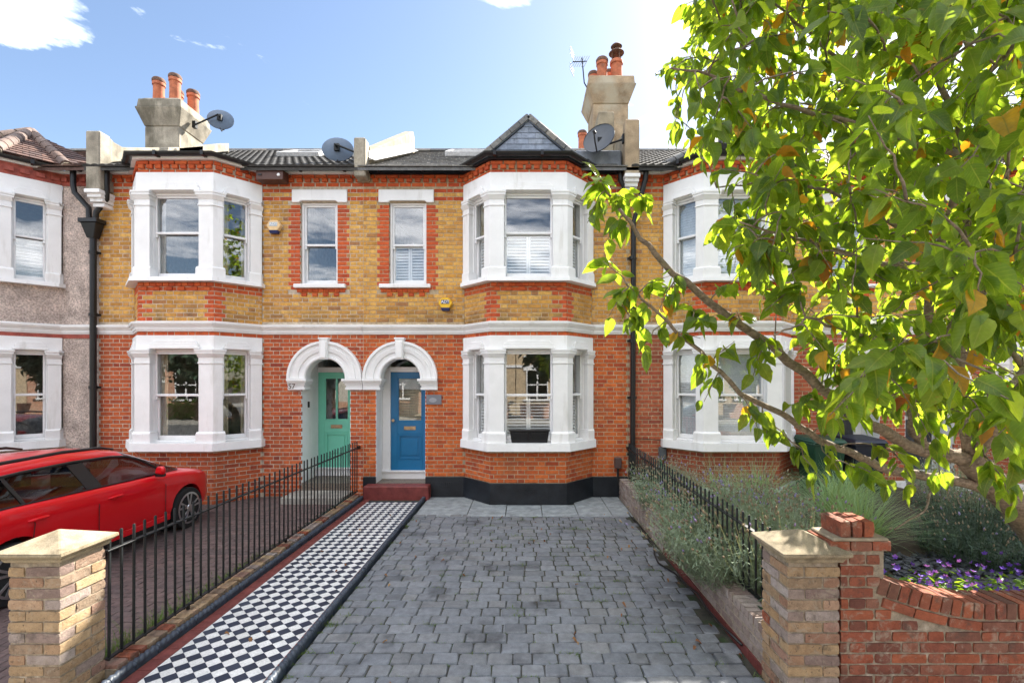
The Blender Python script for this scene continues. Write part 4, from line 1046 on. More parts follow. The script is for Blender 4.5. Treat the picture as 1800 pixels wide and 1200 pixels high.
# ------------------------------------------------------------------ garden walls, piers, railings
BL, BWd, BH = .235, .113, .066
def solid_brick(w, d, h, mat):
    k = ('s', round(w, 3), round(d, 3), round(h, 3), mat)
    if k not in BM:
        BM[k] = []
        for v in range(4):               # four worn variants of each brick size
            bm = bmesh.new(); bmesh.ops.create_cube(bm, size=1); bmesh.ops.subdivide_edges(bm, edges=bm.edges, cuts=1, use_grid_fill=True)
            for q in bm.verts:
                c = q.co; n_ = sum(abs(abs(a) - .5) < .01 for a in c); f_ = {3: .003, 2: .001}.get(n_, 0.0)
                q.co = Vector((c.x * w - math.copysign(f_ if abs(c.x) > .4 else 0, c.x), c.y * d - math.copysign(f_ if abs(c.y) > .4 else 0, c.y), c.z * h - math.copysign(f_ if abs(c.z) > .4 else 0, c.z))) + Vector((BR.uniform(-.002, .002), BR.uniform(-.003, .003), BR.uniform(-.002, .002)))
            me = bpy.data.meshes.new('brick'); bm.to_mesh(me); bm.free(); me.materials.append(M[mat]); me.polygons.foreach_set('use_smooth', [True] * len(me.polygons)); me.set_sharp_from_angle(angle=rad(50)); BM[k].append(me)
    return BR.choice(BM[k])
BR = random.Random(21)
def setb(p, w, d, h, mat, root, rz_=0, rx=0, ry=0, j=.003):
    put('brick', solid_brick(w, d, h, mat), root, (p[0] + R.uniform(-j, j), p[1] + R.uniform(-j, j), p[2]), (rx + R.uniform(-.012, .012), ry + R.uniform(-.008, .008), rz_ + R.uniform(-.012, .012)))
pmat('mortar_rough', [(0.36, 0.30, 0.22), (0.27, 0.22, 0.16), (0.42, 0.36, 0.28)], nscale=14, rough=0.95, bscale=160, bump=0.6, stain=((0.12, 0.10, 0.08), 8, 0.6, 0.7))
def pier(x0, y0, zt, label, mats, cap=True):
    w = .36; root = thing('gate_pier', (x0 + w / 2, y0 + w / 2, 0), label, 'gate pier', 'brick piers at the pavement edge')
    m = MB(); m.box(x0 + .009, x0 + w - .009, y0 + .009, y0 + w - .009, -.14, zt); m.build('mortar_core', 'mortar_rough', root)
    k = -1; z = -.075
    while z + .066 < zt + .02:
        zc = z + .033; L, S, J = .2375, .1125, .010
        spots = [(L / 2, S / 2, L, S), (w - S / 2, L / 2, S, L), (w - L / 2, w - S / 2, L, S), (S / 2, w - L / 2, S, L)]
        for (a, b, ww, dp_) in spots:
            xx, yy = (a, b) if k % 2 else (w - a, b)
            setb((x0 + xx, y0 + yy, zc), ww, dp_, .066, R.choice(mats), root)
        z += .0765; k += 1
    if cap:
        m = MB(); o = .055; ring = lambda e, zz: [(x0 - e, y0 - e, zz), (x0 + w + e, y0 - e, zz), (x0 + w + e, y0 + w + e, zz), (x0 - e, y0 + w + e, zz)]
        m.hexa(ring(.015, zt), ring(.03, zt + .03)); m.hexa(ring(.03, zt + .03), ring(.052, zt + .05)); m.hexa(ring(.058, zt + .05), ring(.058, zt + .075))
        c = Vector((x0 + w / 2, y0 + w / 2, zt + .175)); r = ring(.058, zt + .0752); m.add(r + [c], [(0, 1, 4), (1, 2, 4), (2, 3, 4), (3, 0, 4)])
        m.build('cap_stone', 'cap_stone', root, bevel=.006)
    return root
pmat('cap_stone', [(0.26, 0.21, 0.135), (0.32, 0.265, 0.18), (0.21, 0.17, 0.11)], nscale=6, rough=0.95, bump=0.5, bscale=130, fine=0.35, stain=((0.12, 0.10, 0.07), 9, 0.6, 0.6))
brick_mat('garden_dark', [(0.12, 0.06, 0.045), (0.17, 0.075, 0.05), (0.20, 0.12, 0.09), (0.14, 0.07, 0.05)], spots=0.5)
PS = ['pier_stock'] * 11 + ['low_wall_brick', 'low_wall_brick', 'garden_red']
pier(-3.56, 3.30, 1.02, 'weathered yellow brick gate pier with pointed stone cap beside the red car', PS)
pier(1.825, 3.30, 1.02, 'weathered yellow brick gate pier with pointed stone cap beside the curved red wall', PS)

# front wall of number 61: end pier, flemish panel, swept brick-on-edge coping
fw = thing('garden_wall', (3.6, 3.45, 0), 'low red brick front garden wall with swept coping under the cherry tree', 'garden wall')
WX0, WX1, WY = 2.20, 7.2, 3.32
def cop(x):                              # top of the coping along the wall
    u = max(0, min(1, (x - 2.48) / .75)); u2 = u * u * (3 - 2 * u)
    return .90 - .175 * (1 - (1 - u) ** 1.6)
m = MB(); xs = [WX0 + .01 + i * .05 for i in range(int((WX1 - WX0) / .05))]
for i in range(len(xs) - 1):
    a, b = xs[i], xs[i + 1]; za, zb = (cop(a) - .008, cop(b) - .008) if a > 2.47 else (1.15, 1.15)
    m.hexa([(a, WY + .010, -.14), (b, WY + .010, -.14), (b, WY + .21, -.14), (a, WY + .21, -.14)], [(a, WY + .010, za), (b, WY + .010, zb), (b, WY + .21, zb), (a, WY + .21, za)])
m.build('mortar_core', 'mortar_rough', fw)
k = 0; z = -.075
while z < 1.1:
    zc = z + .033; per = .243 + .114 + .02; x = WX0 + (0 if k % 2 else -.18); j = 0
    while x < 5.6:
        w = .238 if j % 2 == 0 else .112
        a, b = max(x, WX0 + .004), x + w
        if x < 2.475 < x + w + .001 and zc > cop(2.5) - .22: b = 2.475
        lim = cop((a + b) / 2) - .205 if a > 2.46 else 1.10
        if b - a > .03 and zc + .03 < max(lim, cop(b) - .2 if a > 2.46 else 0): setb(((a + b) / 2, WY + .057, zc), round(b - a, 2), .112, .066, 'garden_red', fw)
        if a > 2.46 and zc - .04 > lim: break
        x += w + .01; j += 1
    z += .0765; k += 1
x = 2.49                                 # a sloping stretcher course, then bricks on edge
while x < 6.2:
    w = .23; xm = x + w / 2; sl = math.atan((cop(x + w) - cop(x)) / w); setb((xm, WY + .054, cop(xm) - .118 - .04), w, .118, .066, 'garden_red', fw, ry=-sl); x += (w + .01) * math.cos(sl)
x = 2.50
while x < 6.2:
    sl = math.atan((cop(x + .04) - cop(x - .04)) / .08); setb((x, WY + .11, cop(x) - .055), .066, .228, .112, R.choice(['garden_red', 'garden_red', 'garden_dark']), fw, ry=-sl); x += .0765 * math.cos(sl)
for i, xx in enumerate((2.195, 2.345, 2.485)): setb((xx + .0, WY + .06, 1.125), (.14, .145, .13)[i], .14, .066, 'garden_red', fw)
for xx in (2.195, 2.345, 2.485): setb((xx, WY + .2, 1.125), .14, .13, .066, 'garden_red', fw)
for i in range(3): setb((2.255 + i * .0775, WY + .13, 1.235), .068, .235, .112, 'garden_red', fw)
m = MB(); m.box(2.15, 2.54, WY - .005, WY + .26, 1.155, 1.178); m.build('mortar_bed', 'mortar_grey', fw, bevel=.008)

# low wall beside the drive, with red tiles laid along its foot
lw = thing('garden_wall', (1.95, 6.2, 0), 'low weathered stock brick wall along the edge of the grey sett drive', 'garden wall')
m = MB(); m.box(1.855, 2.09, 3.67, 9.26, -.14, .31); m.build('mortar_core', 'mortar_grey', lw)
fL = Fr((1.85, 3.67), (0, 1), (-1, 0)); bl = []
for k in range(4):
    zc = .002 + k * .0775 + .033; y = 0 - (.18 if k % 2 else 0); j = 0
    while y < 5.55:
        w = .238 if j % 2 == 0 else .112; a, b = max(y, 0), min(y + w, 5.58)
        if b - a > .03: setb((1.85 + .054, 3.67 + (a + b) / 2, zc), .112, round(b - a, 2), .066, 'low_wall_brick', lw)
        y += w + .01; j += 1
y = 3.70
while y < 9.2: setb((1.85 + .118, y + .033, .312 + .03), .238, .066, .075, 'low_wall_brick', lw); y += .0765
y = 3.30
while y < 6.2:
    m = MB(); m.box(1.838, 1.850, y, y + .145, -.01, .07); m.build('foot_tile', 'tile_red', lw); y += .15

# brick edging under the left railing
ew = thing('garden_wall', (-3.2, 6.2, 0), 'single row of weathered edging bricks under the railings beside the tiled path', 'garden wall')
m = MB(); m.box(-3.29, -3.12, 3.66, 9.1, -.14, .06); m.build('mortar_core', 'mortar_grey', ew)
y = 3.68
while y < 9.05: setb((-3.205, y + .033, .04), .18, R.choice([.066, .1, .1, .13]), .10, R.choice(PS), ew, j=.008); y += .105

def railing(x, y0, y1, n, zl, zt, tip, label):
    r = thing('railing', (x, (y0 + y1) / 2, 0), label, 'railing', 'black iron railings of the front gardens')
    for z, nm in ((zl, 'bottom_rail'), (zt, 'top_rail')):
        m = MB(); m.box(x - .02, x + .02, y0, y1, z - .006, z + .006); m.build(nm, 'black_iron', r, bevel=.002)
    m = MB(); h = tip - zl + .02; m.lathe((0, 0, 0), [(.0105, 0), (.0105, h - .008), (.006, h)], 8); me = m.mesh('bar', 'black_iron', smooth=True)
    for i in range(n): put('bar', me, r, (x + R.uniform(-.002, .002), y0 + .03 + (y1 - y0 - .06) * i / (n - 1), zl - .02), (R.uniform(-.006, .006), R.uniform(-.006, .006), 0))
    for yy in (y0 + .9, (y0 + y1) / 2, y1 - 1.1):
        m = MB(); m.box(x - .012, x + .012, yy - .012, yy + .012, -.02, zl + .01); m.build('stay', 'black_iron', r)
    m = MB(); m.box(x - .02, x + .02, y1 - .005, y1 + .13, zt - .03, zt + .03); m.build('wall_fixing', 'black_iron', r)
railing(-3.20, 3.66, 9.22, 48, .135, .965, 1.10, 'black iron railing between the red car and the chequered path')
railing(2.03, 3.68, 9.22, 48, .40, .945, 1.065, 'black iron railing on the low wall in front of the lavender')
# ------------------------------------------------------------------ small fixtures on the houses
def text(name, body, size, mat, parent, loc, rot, ext=.0015, bold=0.0):
    c = bpy.data.curves.new(name, 'FONT'); c.body = body; c.size = size; c.extrude = ext; c.offset = bold; c.align_x = 'CENTER'; c.align_y = 'CENTER'
    o = bpy.data.objects.new(name + '_tmp', c); COL.objects.link(o); bpy.context.view_layer.update()
    me = bpy.data.meshes.new_from_object(o.evaluated_get(bpy.context.evaluated_depsgraph_get())); me.materials.clear(); me.materials.append(M[mat])
    bpy.data.objects.remove(o); bpy.data.curves.remove(c)
    p = put(name, me, parent, loc, rot); return p
plain('alarm_yellow', (0.80, 0.48, 0.02), 0.4); plain('alarm_cream', (0.78, 0.55, 0.28), 0.5); plain('deep_blue', (0.008, 0.018, 0.10), 0.35); plain('logo_white', (0.75, 0.75, 0.75), 0.4); plain('logo_faded', (0.42, 0.50, 0.55), 0.5)
plain('plaque_grey', (0.16, 0.17, 0.20), 0.3, spec=.5); plain('plaque_pale', (0.30, 0.31, 0.34), 0.4); plain('box_brown', (0.09, 0.055, 0.05), 0.45); plain('box_grey', (0.10, 0.11, 0.125), 0.45); plain('bin_green', (0.012, 0.055, 0.03), 0.42); plain('bin_navy', (0.012, 0.016, 0.03), 0.42); plain('dish_grey', (0.05, 0.06, 0.075), 0.45); plain('dish_mesh', (0.10, 0.14, 0.20), 0.5); plain('pipe_green', (0.01, 0.2, 0.09), .4)
plain('number_plate', (0.70, 0.70, 0.66), 0.35); plain('brown_paint', (0.075, 0.03, 0.02), 0.5)
def alarm(xc, zc, s, body, label, logo, lab):
    y = D - .012; r = thing('alarm_box', (xc, y, zc), label, 'alarm box', 'hexagonal alarm boxes on the brickwork')
    m = MB(); hexp = [(math.cos(math.pi / 3 * k + math.pi / 6 * 0), math.sin(math.pi / 3 * k)) for k in range(6)]
    m.hexa([(xc + s * a, y, zc + s * .87 * b) for a, b in hexp], [(xc + s * .92 * a, y - .085, zc + s * .80 * b) for a, b in hexp]); m.build('cover', body, r, bevel=.008)
    m = MB(); m.hexa([(xc - s * .46, y, zc - s * 1.0), (xc + s * .46, y, zc - s * 1.0), (xc + s * .46, y - .075, zc - s * 1.0), (xc - s * .46, y - .075, zc - s * 1.0)], [(xc - s * .60, y, zc - s * .60), (xc + s * .60, y, zc - s * .60), (xc + s * .60, y - .09, zc - s * .60), (xc - s * .60, y - .09, zc - s * .60)]); m.build('strobe', 'deep_blue', r, bevel=.005)
    m = MB(); m.box(xc - s * .52, xc + s * .52, y - .0885, y - .084, zc - s * .10, zc + s * .42); m.build('badge', lab[0], r)
    if logo: text('lettering', 'ADT', s * .55, lab[1], r, (xc, y - .0895, zc + s * .16), (rad(90), 0, 0), bold=.002)
alarm((485 - 920) / 90, H + (667 - 399) / 90, .15, 'alarm_cream', 'faded cream hexagonal alarm box between the upper windows of the green-doored house', True, ('logo_faded', 'logo_white'))
alarm((784 - 920) / 90, H + (667 - 534) / 90, .145, 'alarm_yellow', 'bright yellow hexagonal alarm box with blue badge above the string course', True, ('deep_blue', 'logo_white'))
text('house_number', '57', .14, 'box_brown', h57, (-4.50, D - .052, 2.147), (rad(90), 0, 0), .002)
xq = (763 - 920) / 90; zq = H + (667 - 702) / 90
pl = thing('house_plaque', (xq, D, zq), 'small grey slate plaque with worn pale centre right of the blue door', 'plaque')
m = MB(); m.box(xq - .148, xq + .148, D - .024, D - .004, zq - .095, zq + .095); m.build('plate', 'plaque_grey', pl, bevel=.003)
m = MB(); m.hexa([(xq - .02 + .075 * math.cos(a), D - .024, zq - .01 + .045 * math.sin(a)) for a in [k * math.pi / 6 for k in range(12)]], [(xq - .02 + .07 * math.cos(a), D - .0255, zq - .01 + .04 * math.sin(a)) for a in [k * math.pi / 6 for k in range(12)]]); m.build('worn_mark', 'plaque_pale', pl)
xq = (1468 - 920) / 90; zq = H + (667 - 692) / 90
pl = thing('house_plaque', (xq, D, zq), 'small white enamel number plate reading 61 beside the grey door', 'plaque')
m = MB(); m.box(xq - .075, xq + .075, D - .016, D - .004, zq - .055, zq + .055); m.build('plate', 'number_plate', pl, bevel=.003)
text('lettering', '61', .10, 'deep_blue', pl, (xq, D - .0175, zq), (rad(90), 0, 0), bold=.002)
def wall_box(xc, zc, w, h, d, mat, label, cable):
    r = thing('meter_box', (xc, D, zc), label, 'junction box', 'cable boxes on the walls'); m = MB(); m.box(xc - w / 2, xc + w / 2, D - .004 - d, D - .004, zc - h / 2, zc + h / 2); m.build('cover', mat, r, bevel=.012)
    m = MB(); m.tube(cable, .022, 8); m.build('cable', 'black_plastic' if mat != 'box_grey' else 'pipe_green', r, smooth=True)
wall_box((1085 - 920) / 90, H + (667 - 812) / 90, .135, .21, .10, 'box_brown', 'small brown cable box on the brickwork beside the downpipe', [((1085 - 920) / 90, D - .06, .56), ((1085 - 920) / 90, D - .06, .40), (1.86, D - .1, .2), (1.87, D - .12, .03)])
wall_box((1163 - 920) / 90, H + (667 - 795) / 90, .135, .23, .10, 'box_grey', 'small grey cable box on the brickwork above the white plinth', [((1160 - 920) / 90, D - .06, .74), ((1158 - 920) / 90, D - .06, .3)])
fl = thing('bird_box', (-4.79, D - .1, 6.15), 'brown wooden swift box under the eaves of the green-doored house', 'nest box')
m = MB(); m.hexa([(-5.06, D - .30, 6.06), (-4.55, D - .30, 6.06), (-4.55, D - .06, 6.06), (-5.06, D - .06, 6.06)], [(-5.06, D - .28, 6.24), (-4.55, D - .28, 6.24), (-4.55, D - .06, 6.27), (-5.06, D - .06, 6.27)]); m.build('body', 'brown_paint', fl, bevel=.006)
m = MB(); m.box(-5.02, -4.95, D - .304, D - .29, 6.14, 6.17); m.build('entrance', 'black_plastic', fl)
m = MB(); m.lathe((0, 0, 0), [(.03, 0), (.03, .012), (.02, .02)], 12); m.xform(Matrix.Translation((-4.63, D - .29, 6.15)) @ Matrix.Rotation(rad(90), 4, 'X')); m.build('badge', 'logo_white', fl)
bell = thing('door_bell', (-4.335, D - .40, 1.8), 'black door bell on the white porch wall of the green door', 'door bell'); m = MB(); m.box(-4.342, -4.318, D + .28, D + .335, 1.72, 1.84); m.build('cover', 'black_plastic', bell, bevel=.004)

# window-box on the bay sill of the blue-doored house
pt = thing('window_box', (.10, 8.62, 1.13), 'empty black trough planter on the white sill of the ground floor bay', 'planter')
m = MB(); xa, xb = -.245, .465
def trough(o, z): return [(xa - o, 8.64 - o, z), (xb + o, 8.64 - o, z), (xb + o, 8.72 - .02, z), (xa - o, 8.72 - .02, z)]
m.hexa(trough(-.03, 1.134), trough(.0, 1.345)); m.hexa(trough(.018, 1.345), trough(.018, 1.375)); m.build('trough', 'black_plastic', pt, bevel=.008)
for i in range(2):
    m = MB(); m.hexa([(xa + .05 + i * .34, 8.653, 1.18), (xa + .32 + i * .34, 8.653, 1.18), (xa + .32 + i * .34, 8.68, 1.18), (xa + .05 + i * .34, 8.68, 1.18)], [(xa + .04 + i * .34, 8.633, 1.32), (xa + .33 + i * .34, 8.633, 1.32), (xa + .33 + i * .34, 8.66, 1.32), (xa + .04 + i * .34, 8.66, 1.32)]); m.build('panel', 'black_plastic', pt, bevel=.006)

# satellite dishes
def dish(c, r, aim, arm_to, mat, label, tall=1.12):
    root = thing('satellite_dish', c, label, 'satellite dish', 'satellite dishes on the roofs'); c = Vector(c); aim = Vector(aim).normalized()
    m = MB(); n, k = 24, 6; prof = [(r * j / k, .16 * r * (j / k) ** 2) for j in range(k + 1)] + [(r * 1.0, .16 * r + .012)] + [(r * j / k, .16 * r * (j / k) ** 2 - .008) for j in range(k, -1, -1)]
    m.lathe((0, 0, 0), [(max(a, .001), b) for a, b in prof], n)
    for i, v in enumerate(m.v): m.v[i] = (v[0], v[1] * tall, v[2])
    rot = aim.to_track_quat('Z', 'Y').to_matrix().to_4x4(); T = Matrix.Translation(c) @ rot; m.xform(T); m.build('reflector', mat, root, smooth=True)
    m = MB(); lnb = T @ Vector((0, -r * .35, r * 1.0)); m.tube([T @ Vector((0, -r * tall * .95, .1 * r)), T @ Vector((0, -r * .75, r * .6)), lnb], .014, 6); m.tube([lnb, lnb + (c - lnb) * .18], .03, 8); m.build('feed_arm', 'black_plastic', root, smooth=True)
    m = MB(); b0 = c - aim * .03; m.box(b0.x - .05, b0.x + .05, b0.y - .03, b0.y + .03, b0.z - .07, b0.z + .07); m.tube([b0, b0 - aim * .12, Vector(arm_to)], .02, 8); m.box(arm_to[0] - .04, arm_to[0] + .04, arm_to[1] - .04, arm_to[1] + .04, arm_to[2] - .08, arm_to[2] + .08); m.build('mount', 'black_iron', root, smooth=True)
dish((-7.30, 11.5, 8.56), .29, (-.30, .9, -.12), (-7.84, 11.4, 8.35), 'dish_mesh', 'oval satellite dish seen from behind beside the tall chimney pots', .85)
dish((-3.72, 9.55, 6.90), .31, (-.12, .95, -.05), (-3.24, 9.4, 6.72), 'dish_mesh', 'wide satellite dish seen from behind at the cement parapet post', .78)
dish((1.46, 9.15, 6.86), .31, (-.4, -.75, .35), (1.93, 9.14, 6.88), 'dish_grey', 'dark grey satellite dish on the cement parapet below the tall chimney')
ae = thing('roof_aerial', (1.3, 11.2, 9.3), 'black spiky television aerial on the chimney beside the slate gable', 'aerial')
m = MB(); m.tube([(1.6, 11.3, 9.0), (1.42, 11.15, 9.2), (1.36, 11.1, 9.75)], .014, 6); m.build('mast', 'black_iron', ae)
m = MB(); A, B = Vector((1.46, 11.0, 9.60)), Vector((1.16, 11.2, 9.72)); m.tube([A, B], .012, 6)
for i in range(7):
    c = A + (B - A) * (i / 6); m.tube([c + Vector((.08, .1, .19)), c - Vector((.08, .1, .19))], .006, 5)
for sgn in (-1, 1):
    for q in range(3): c = B + Vector((-.02, 0, .07 * q * sgn)); m.tube([c + Vector((-.06, -.15, .12 * sgn)), c + Vector((.06, .15, .12 * sgn))], .007, 5)
m.build('elements', 'black_iron', ae)

# wheelie bins beside the grey door
def bin_(x, y, body, lid, label):
    r = thing('wheelie_bin', (x, y, .22), label, 'bin', 'wheelie bins by the grey door'); z = .22
    m = MB(); m.hexa([(x - .22, y - .24, z + .06), (x + .22, y - .24, z + .06), (x + .22, y + .22, z + .06), (x - .22, y + .22, z + .06)], [(x - .28, y - .32, z + .92), (x + .28, y - .32, z + .92), (x + .28, y + .30, z + .92), (x - .28, y + .30, z + .92)]); m.box(x - .295, x + .295, y - .335, y + .315, z + .89, z + .93); m.build('body', body, r, bevel=.012)
    m = MB(); m.hexa([(x - .30, y - .36, z + .932), (x + .30, y - .36, z + .932), (x + .30, y + .33, z + .932), (x - .30, y + .33, z + .932)], [(x - .26, y - .31, z + 1.0), (x + .26, y - .31, z + 1.0), (x + .28, y + .30, z + 1.03), (x - .28, y + .30, z + 1.03)]); m.build('lid', lid, r, bevel=.015)
    for s in (-1, 1):
        m = MB(); m.tube([(x + s * .20, y + .22, z + .09), (x + s * .26, y + .22, z + .09)], .09, 14); m.build('wheel', 'black_plastic', r, smooth=True)
bin_(5.42, 8.75, 'bin_green', 'bin_green', 'dark green wheelie bin behind the cherry branches'); bin_(6.12, 8.72, 'bin_navy', 'bin_navy', 'navy wheelie bin next to the dark green bin')

# ------------------------------------------------------------------ the red estate car
pmat('car_red', [(0.62, 0.002, 0.008)], namt=.02, fine=.02, bump=0, rough=.3, spec=.25, coat=.55)
plain('tyre', (.012, .012, .012), .85); pmat('alloy', [(.55, .56, .58)], metal=1, rough=.28, bump=0, namt=.05, fine=0); plain('trim_black', (.012, .012, .013), .3, spec=.5); plain('seat_grey', (.05, .05, .055), .8); plain('lamp_clear', (.5, .5, .52), .08, spec=.8); plain('lamp_red', (.3, .01, .01), .1, spec=.8)
def car():
    cx, y0 = -6.03, 4.02; r = thing('estate_car', (cx, y0 + 2.1, 0), 'glossy red estate car with black roof rails parked nose to the brick bay', 'car')
    T = lambda x, y, z: (cx + x, y0 + y, z)
    # stations: y, half width, underside z, shoulder z, deck z at centre
    ST = [(0.00, .60, .42, .80, .84), (.05, .74, .34, .86, .92), (.18, .82, .27, .93, .98), (.45, .865, .24, .965, 1.0), (.85, .875, .23, .97, 1.0), (1.4, .88, .23, .955, .98), (2.0, .88, .23, .94, .96), (2.6, .88, .23, .925, .95), (3.0, .878, .23, .91, .96), (3.25, .872, .23, .885, .945), (3.55, .86, .23, .85, .905), (3.8, .82, .24, .805, .85), (3.98, .74, .26, .74, .775), (4.08, .62, .30, .66, .69), (4.13, .46, .36, .58, .60)]
    m = MB(); ns = 15
    for y, hw, zb, zs, zd in ST:
        half = [(0, zb), (hw * .80, zb), (hw * .965, zb + .06), (hw * .995, zb + .17), (hw * .985, (zb + zs) / 2), (hw * 1.0, zs - .17), (hw * .988, zs - .06), (hw * .965, zs - .02), (hw * .92, zs)]
        half += [(hw * .80, zs + (zd - zs) * .55), (hw * .45, zd - .01), (0, zd)]
        ring = half + [(-a, b) for a, b in reversed(half[1:-1])]
        for a, b in ring: m.v.append(T(a, y, b))
    n = len(ring)
    for i in range(len(ST) - 1):
        for j in range(n): m.f.append((i * n + j, i * n + (j + 1) % n, (i + 1) * n + (j + 1) % n, (i + 1) * n + j)); m.mi.append(0)
    m.f += [tuple(range(n)), tuple((len(ST) - 1) * n + j for j in range(n))]; m.mi += [0, 0]
    body = m.build('body', 'car_red', r, smooth='all')
    axles = (.83, 3.35); WR = .31
    # wheel openings are cut out of the body
    for ya in axles:
        for s in (-1, 1):
            c = MB(); c.tube([T(s * .62, ya, WR), T(s * 1.1, ya, WR)], .365, 32); co = c.build('cut', 'trim_black'); md = body.modifiers.new('c', 'BOOLEAN'); md.operation = 'DIFFERENCE'; md.object = co; md.solver = 'EXACT'
            bpy.context.view_layer.update(); me = bpy.data.meshes.new_from_object(body.evaluated_get(bpy.context.evaluated_depsgraph_get())); body.modifiers.clear(); body.data = me; bpy.data.objects.remove(co)
    body.data.name = 'body'; body.data.polygons.foreach_set('use_smooth', [True] * len(body.data.polygons)); body.data.set_sharp_from_angle(angle=rad(38))
    # glasshouse: rings of (y at belt, y at roof) interpolated
    def cab(zt, s_in, nm, mat, z0t, z1t, parent):
        pass
    belt = lambda y: .97 - .02 * (y - .45) if y < 3 else .92
    prof = [(.10, .97, .70), (.30, 1.16, .66), (.50, 1.30, .62), (.66, 1.345, .60), (1.1, 1.375, .605), (1.7, 1.385, .61), (2.2, 1.365, .605), (2.45, 1.33, .60), (2.65, 1.25, .62), (2.95, 1.09, .68), (3.28, .93, .74)]
    g = MB(); lo = lambda y: (.805 if .3 < y < 3.0 else .76)
    for y, z, hw in prof:
        zb_ = min(belt(y) - .02, z - .015); lw_ = max(hw, lo(y)) if z - zb_ > .05 else hw
        for a, b in ((-lw_, zb_), (-hw - .015 - (lw_ - hw) * .08, zb_ + (z - zb_) * .80), (-hw * .86, z - .02), (0, z + .02), (hw * .86, z - .02), (hw + .015 + (lw_ - hw) * .08, zb_ + (z - zb_) * .80), (lw_, zb_)): g.v.append(T(a, y, b))
    k = 7
    red = []
    for i in range(len(prof) - 1):
        for j in range(k - 1):
            g.f.append((i * k + j, i * k + j + 1, (i + 1) * k + j + 1, (i + 1) * k + j)); roofpart = j in (1, 2, 3, 4) and 2 <= i <= 6
            g.mi.append(1 if roofpart else 0)
    gh = g.build('cabin', ['car_glass', 'car_red'], r, smooth=True); gh['label'] = 'dark windows and red roof skin'
    m = MB(); m.box(cx - .7, cx + .7, y0 + .5, y0 + 2.9, .6, .9)
    for sx in (-.37, .37):
        for yy in (1.05, 1.95): m.box(cx + sx - .22, cx + sx + .22, y0 + yy - .06, y0 + yy + .06, .9, 1.18); m.box(cx + sx - .12, cx + sx + .12, y0 + yy - .04, y0 + yy + .03, 1.18, 1.30)
    m.build('seats', 'seat_grey', r, bevel=.03)
    for s in (1, -1):
        side = lambda y, t, o=.004: (s * ((lo(y) + (.60 + .02 - lo(y)) * t) + o), y)
        def gp(y, z, o=.006):            # a point on the window band
            zt = 0; 
            for i in range(len(prof) - 1):
                if prof[i][0] <= y <= prof[i + 1][0]:
                    f_ = (y - prof[i][0]) / (prof[i + 1][0] - prof[i][0]); zt = prof[i][1] + f_ * (prof[i + 1][1] - prof[i][1]); hw = prof[i][2] + f_ * (prof[i + 1][2] - prof[i][2])
            zb_ = belt(y) - .02; lw_ = max(hw, lo(y)); up = hw + .015 + (lw_ - hw) * .08; t_ = min(1, max(0, (z - zb_) / ((zt - zb_) * .80))); return T(s * (lw_ + (up - lw_) * t_ + o), y, z)
        for (ya, yb, sl, nm) in ((1.72, 1.92, .20, 'b_pillar'), (.98, 1.02, .16, 'door_pillar'), (.36, .52, .24, 'd_pillar')):
            m = MB(); q = [gp(ya, .96), gp(yb, .96), gp(min(yb + sl * (1 if nm == 'd_pillar' else -.6), 2.9), 1.27 if nm != 'd_pillar' else 1.22), gp(ya + sl * (1 if nm == 'd_pillar' else -.6), 1.27 if nm != 'd_pillar' else 1.22)]
            m.hexa(q, [(a - s * .02, b, c) for a, b, c in q]); m.build('window_pillar', 'trim_black', r)
        m = MB(); pts = [gp(y, belt(y) + .012, .008) for y in (.36, .6, 1.0, 1.5, 2.0, 2.4, 2.7, 2.88)]; m.tube(pts, .012, 6); pts = [gp(.5, 1.21), gp(.66, 1.255), gp(1.1, 1.285), gp(1.7, 1.295), gp(2.2, 1.275), gp(2.45, 1.24), gp(2.66, 1.16), gp(2.88, 1.0)]; m.tube(pts, .016, 6); m.build('window_trim', 'trim_black', r, smooth=True)
        m = MB(); m.tube([T(s * .60, .55, 1.30), T(s * .60, .62, 1.375), T(s * .60, .8, 1.405), T(s * .605, 1.6, 1.425), T(s * .60, 2.1, 1.405), T(s * .60, 2.3, 1.36)], [.012, .018, .02, .02, .018, .012], 8); m.build('roof_rail', 'trim_black', r, smooth=True)
        for yy in (1.06, 2.02):
            m = MB(); m.tube([T(s * .868, yy - .10, .80), T(s * .905, yy - .07, .81), T(s * .91, yy, .812), T(s * .905, yy + .07, .81), T(s * .868, yy + .10, .80)], [.014, .018, .019, .018, .014], 8); m.build('door_handle', 'car_red', r, smooth=True)
        for yy, zz in ((1.78, .26), (2.86, .26), (.98, .5)):
            m = MB(); X = lambda z: .884 if z > .4 else .86
            zz2 = [(zz + .10, .876), (.42, .879), (.60, .8795), (.765, .8835), (.80, .862), (.90, .853)]; m.add([T(s * (x_ + .003), yy + o_ + (.10 * (z_ - .4) if yy < 1 else 0), z_) for z_, x_ in zz2 for o_ in (-.005, .005)], [(2 * k_, 2 * k_ + 1, 2 * k_ + 3, 2 * k_ + 2) for k_ in range(len(zz2) - 1)]); m.build('door_seam', 'trim_black', r, recalc=False)
        m = MB(); m.box(cx + s * .87 if s > 0 else cx - .885, cx + .885 if s > 0 else cx - .87, y0 + 1.22, y0 + 2.95, .25, .33); m.build('sill_trim', 'car_red', r, bevel=.005)
        m = MB(); m.hexa([T(s * .84, 2.68, .96), T(s * .98, 2.66, .95), T(s * 1.0, 2.72, .95), T(s * .86, 2.80, .96)], [T(s * .86, 2.70, 1.06), T(s * .98, 2.67, 1.07), T(s * .99, 2.72, 1.06), T(s * .88, 2.79, 1.05)]); mi = m.build('door_mirror', 'car_red', r, bevel=.02, smooth=True); m = MB(); m.box(cx + s * .91 - .05, cx + s * .91 + .05, y0 + 2.69, y0 + 2.76, .915, .955); m.build('mirror_foot', 'trim_black', mi)
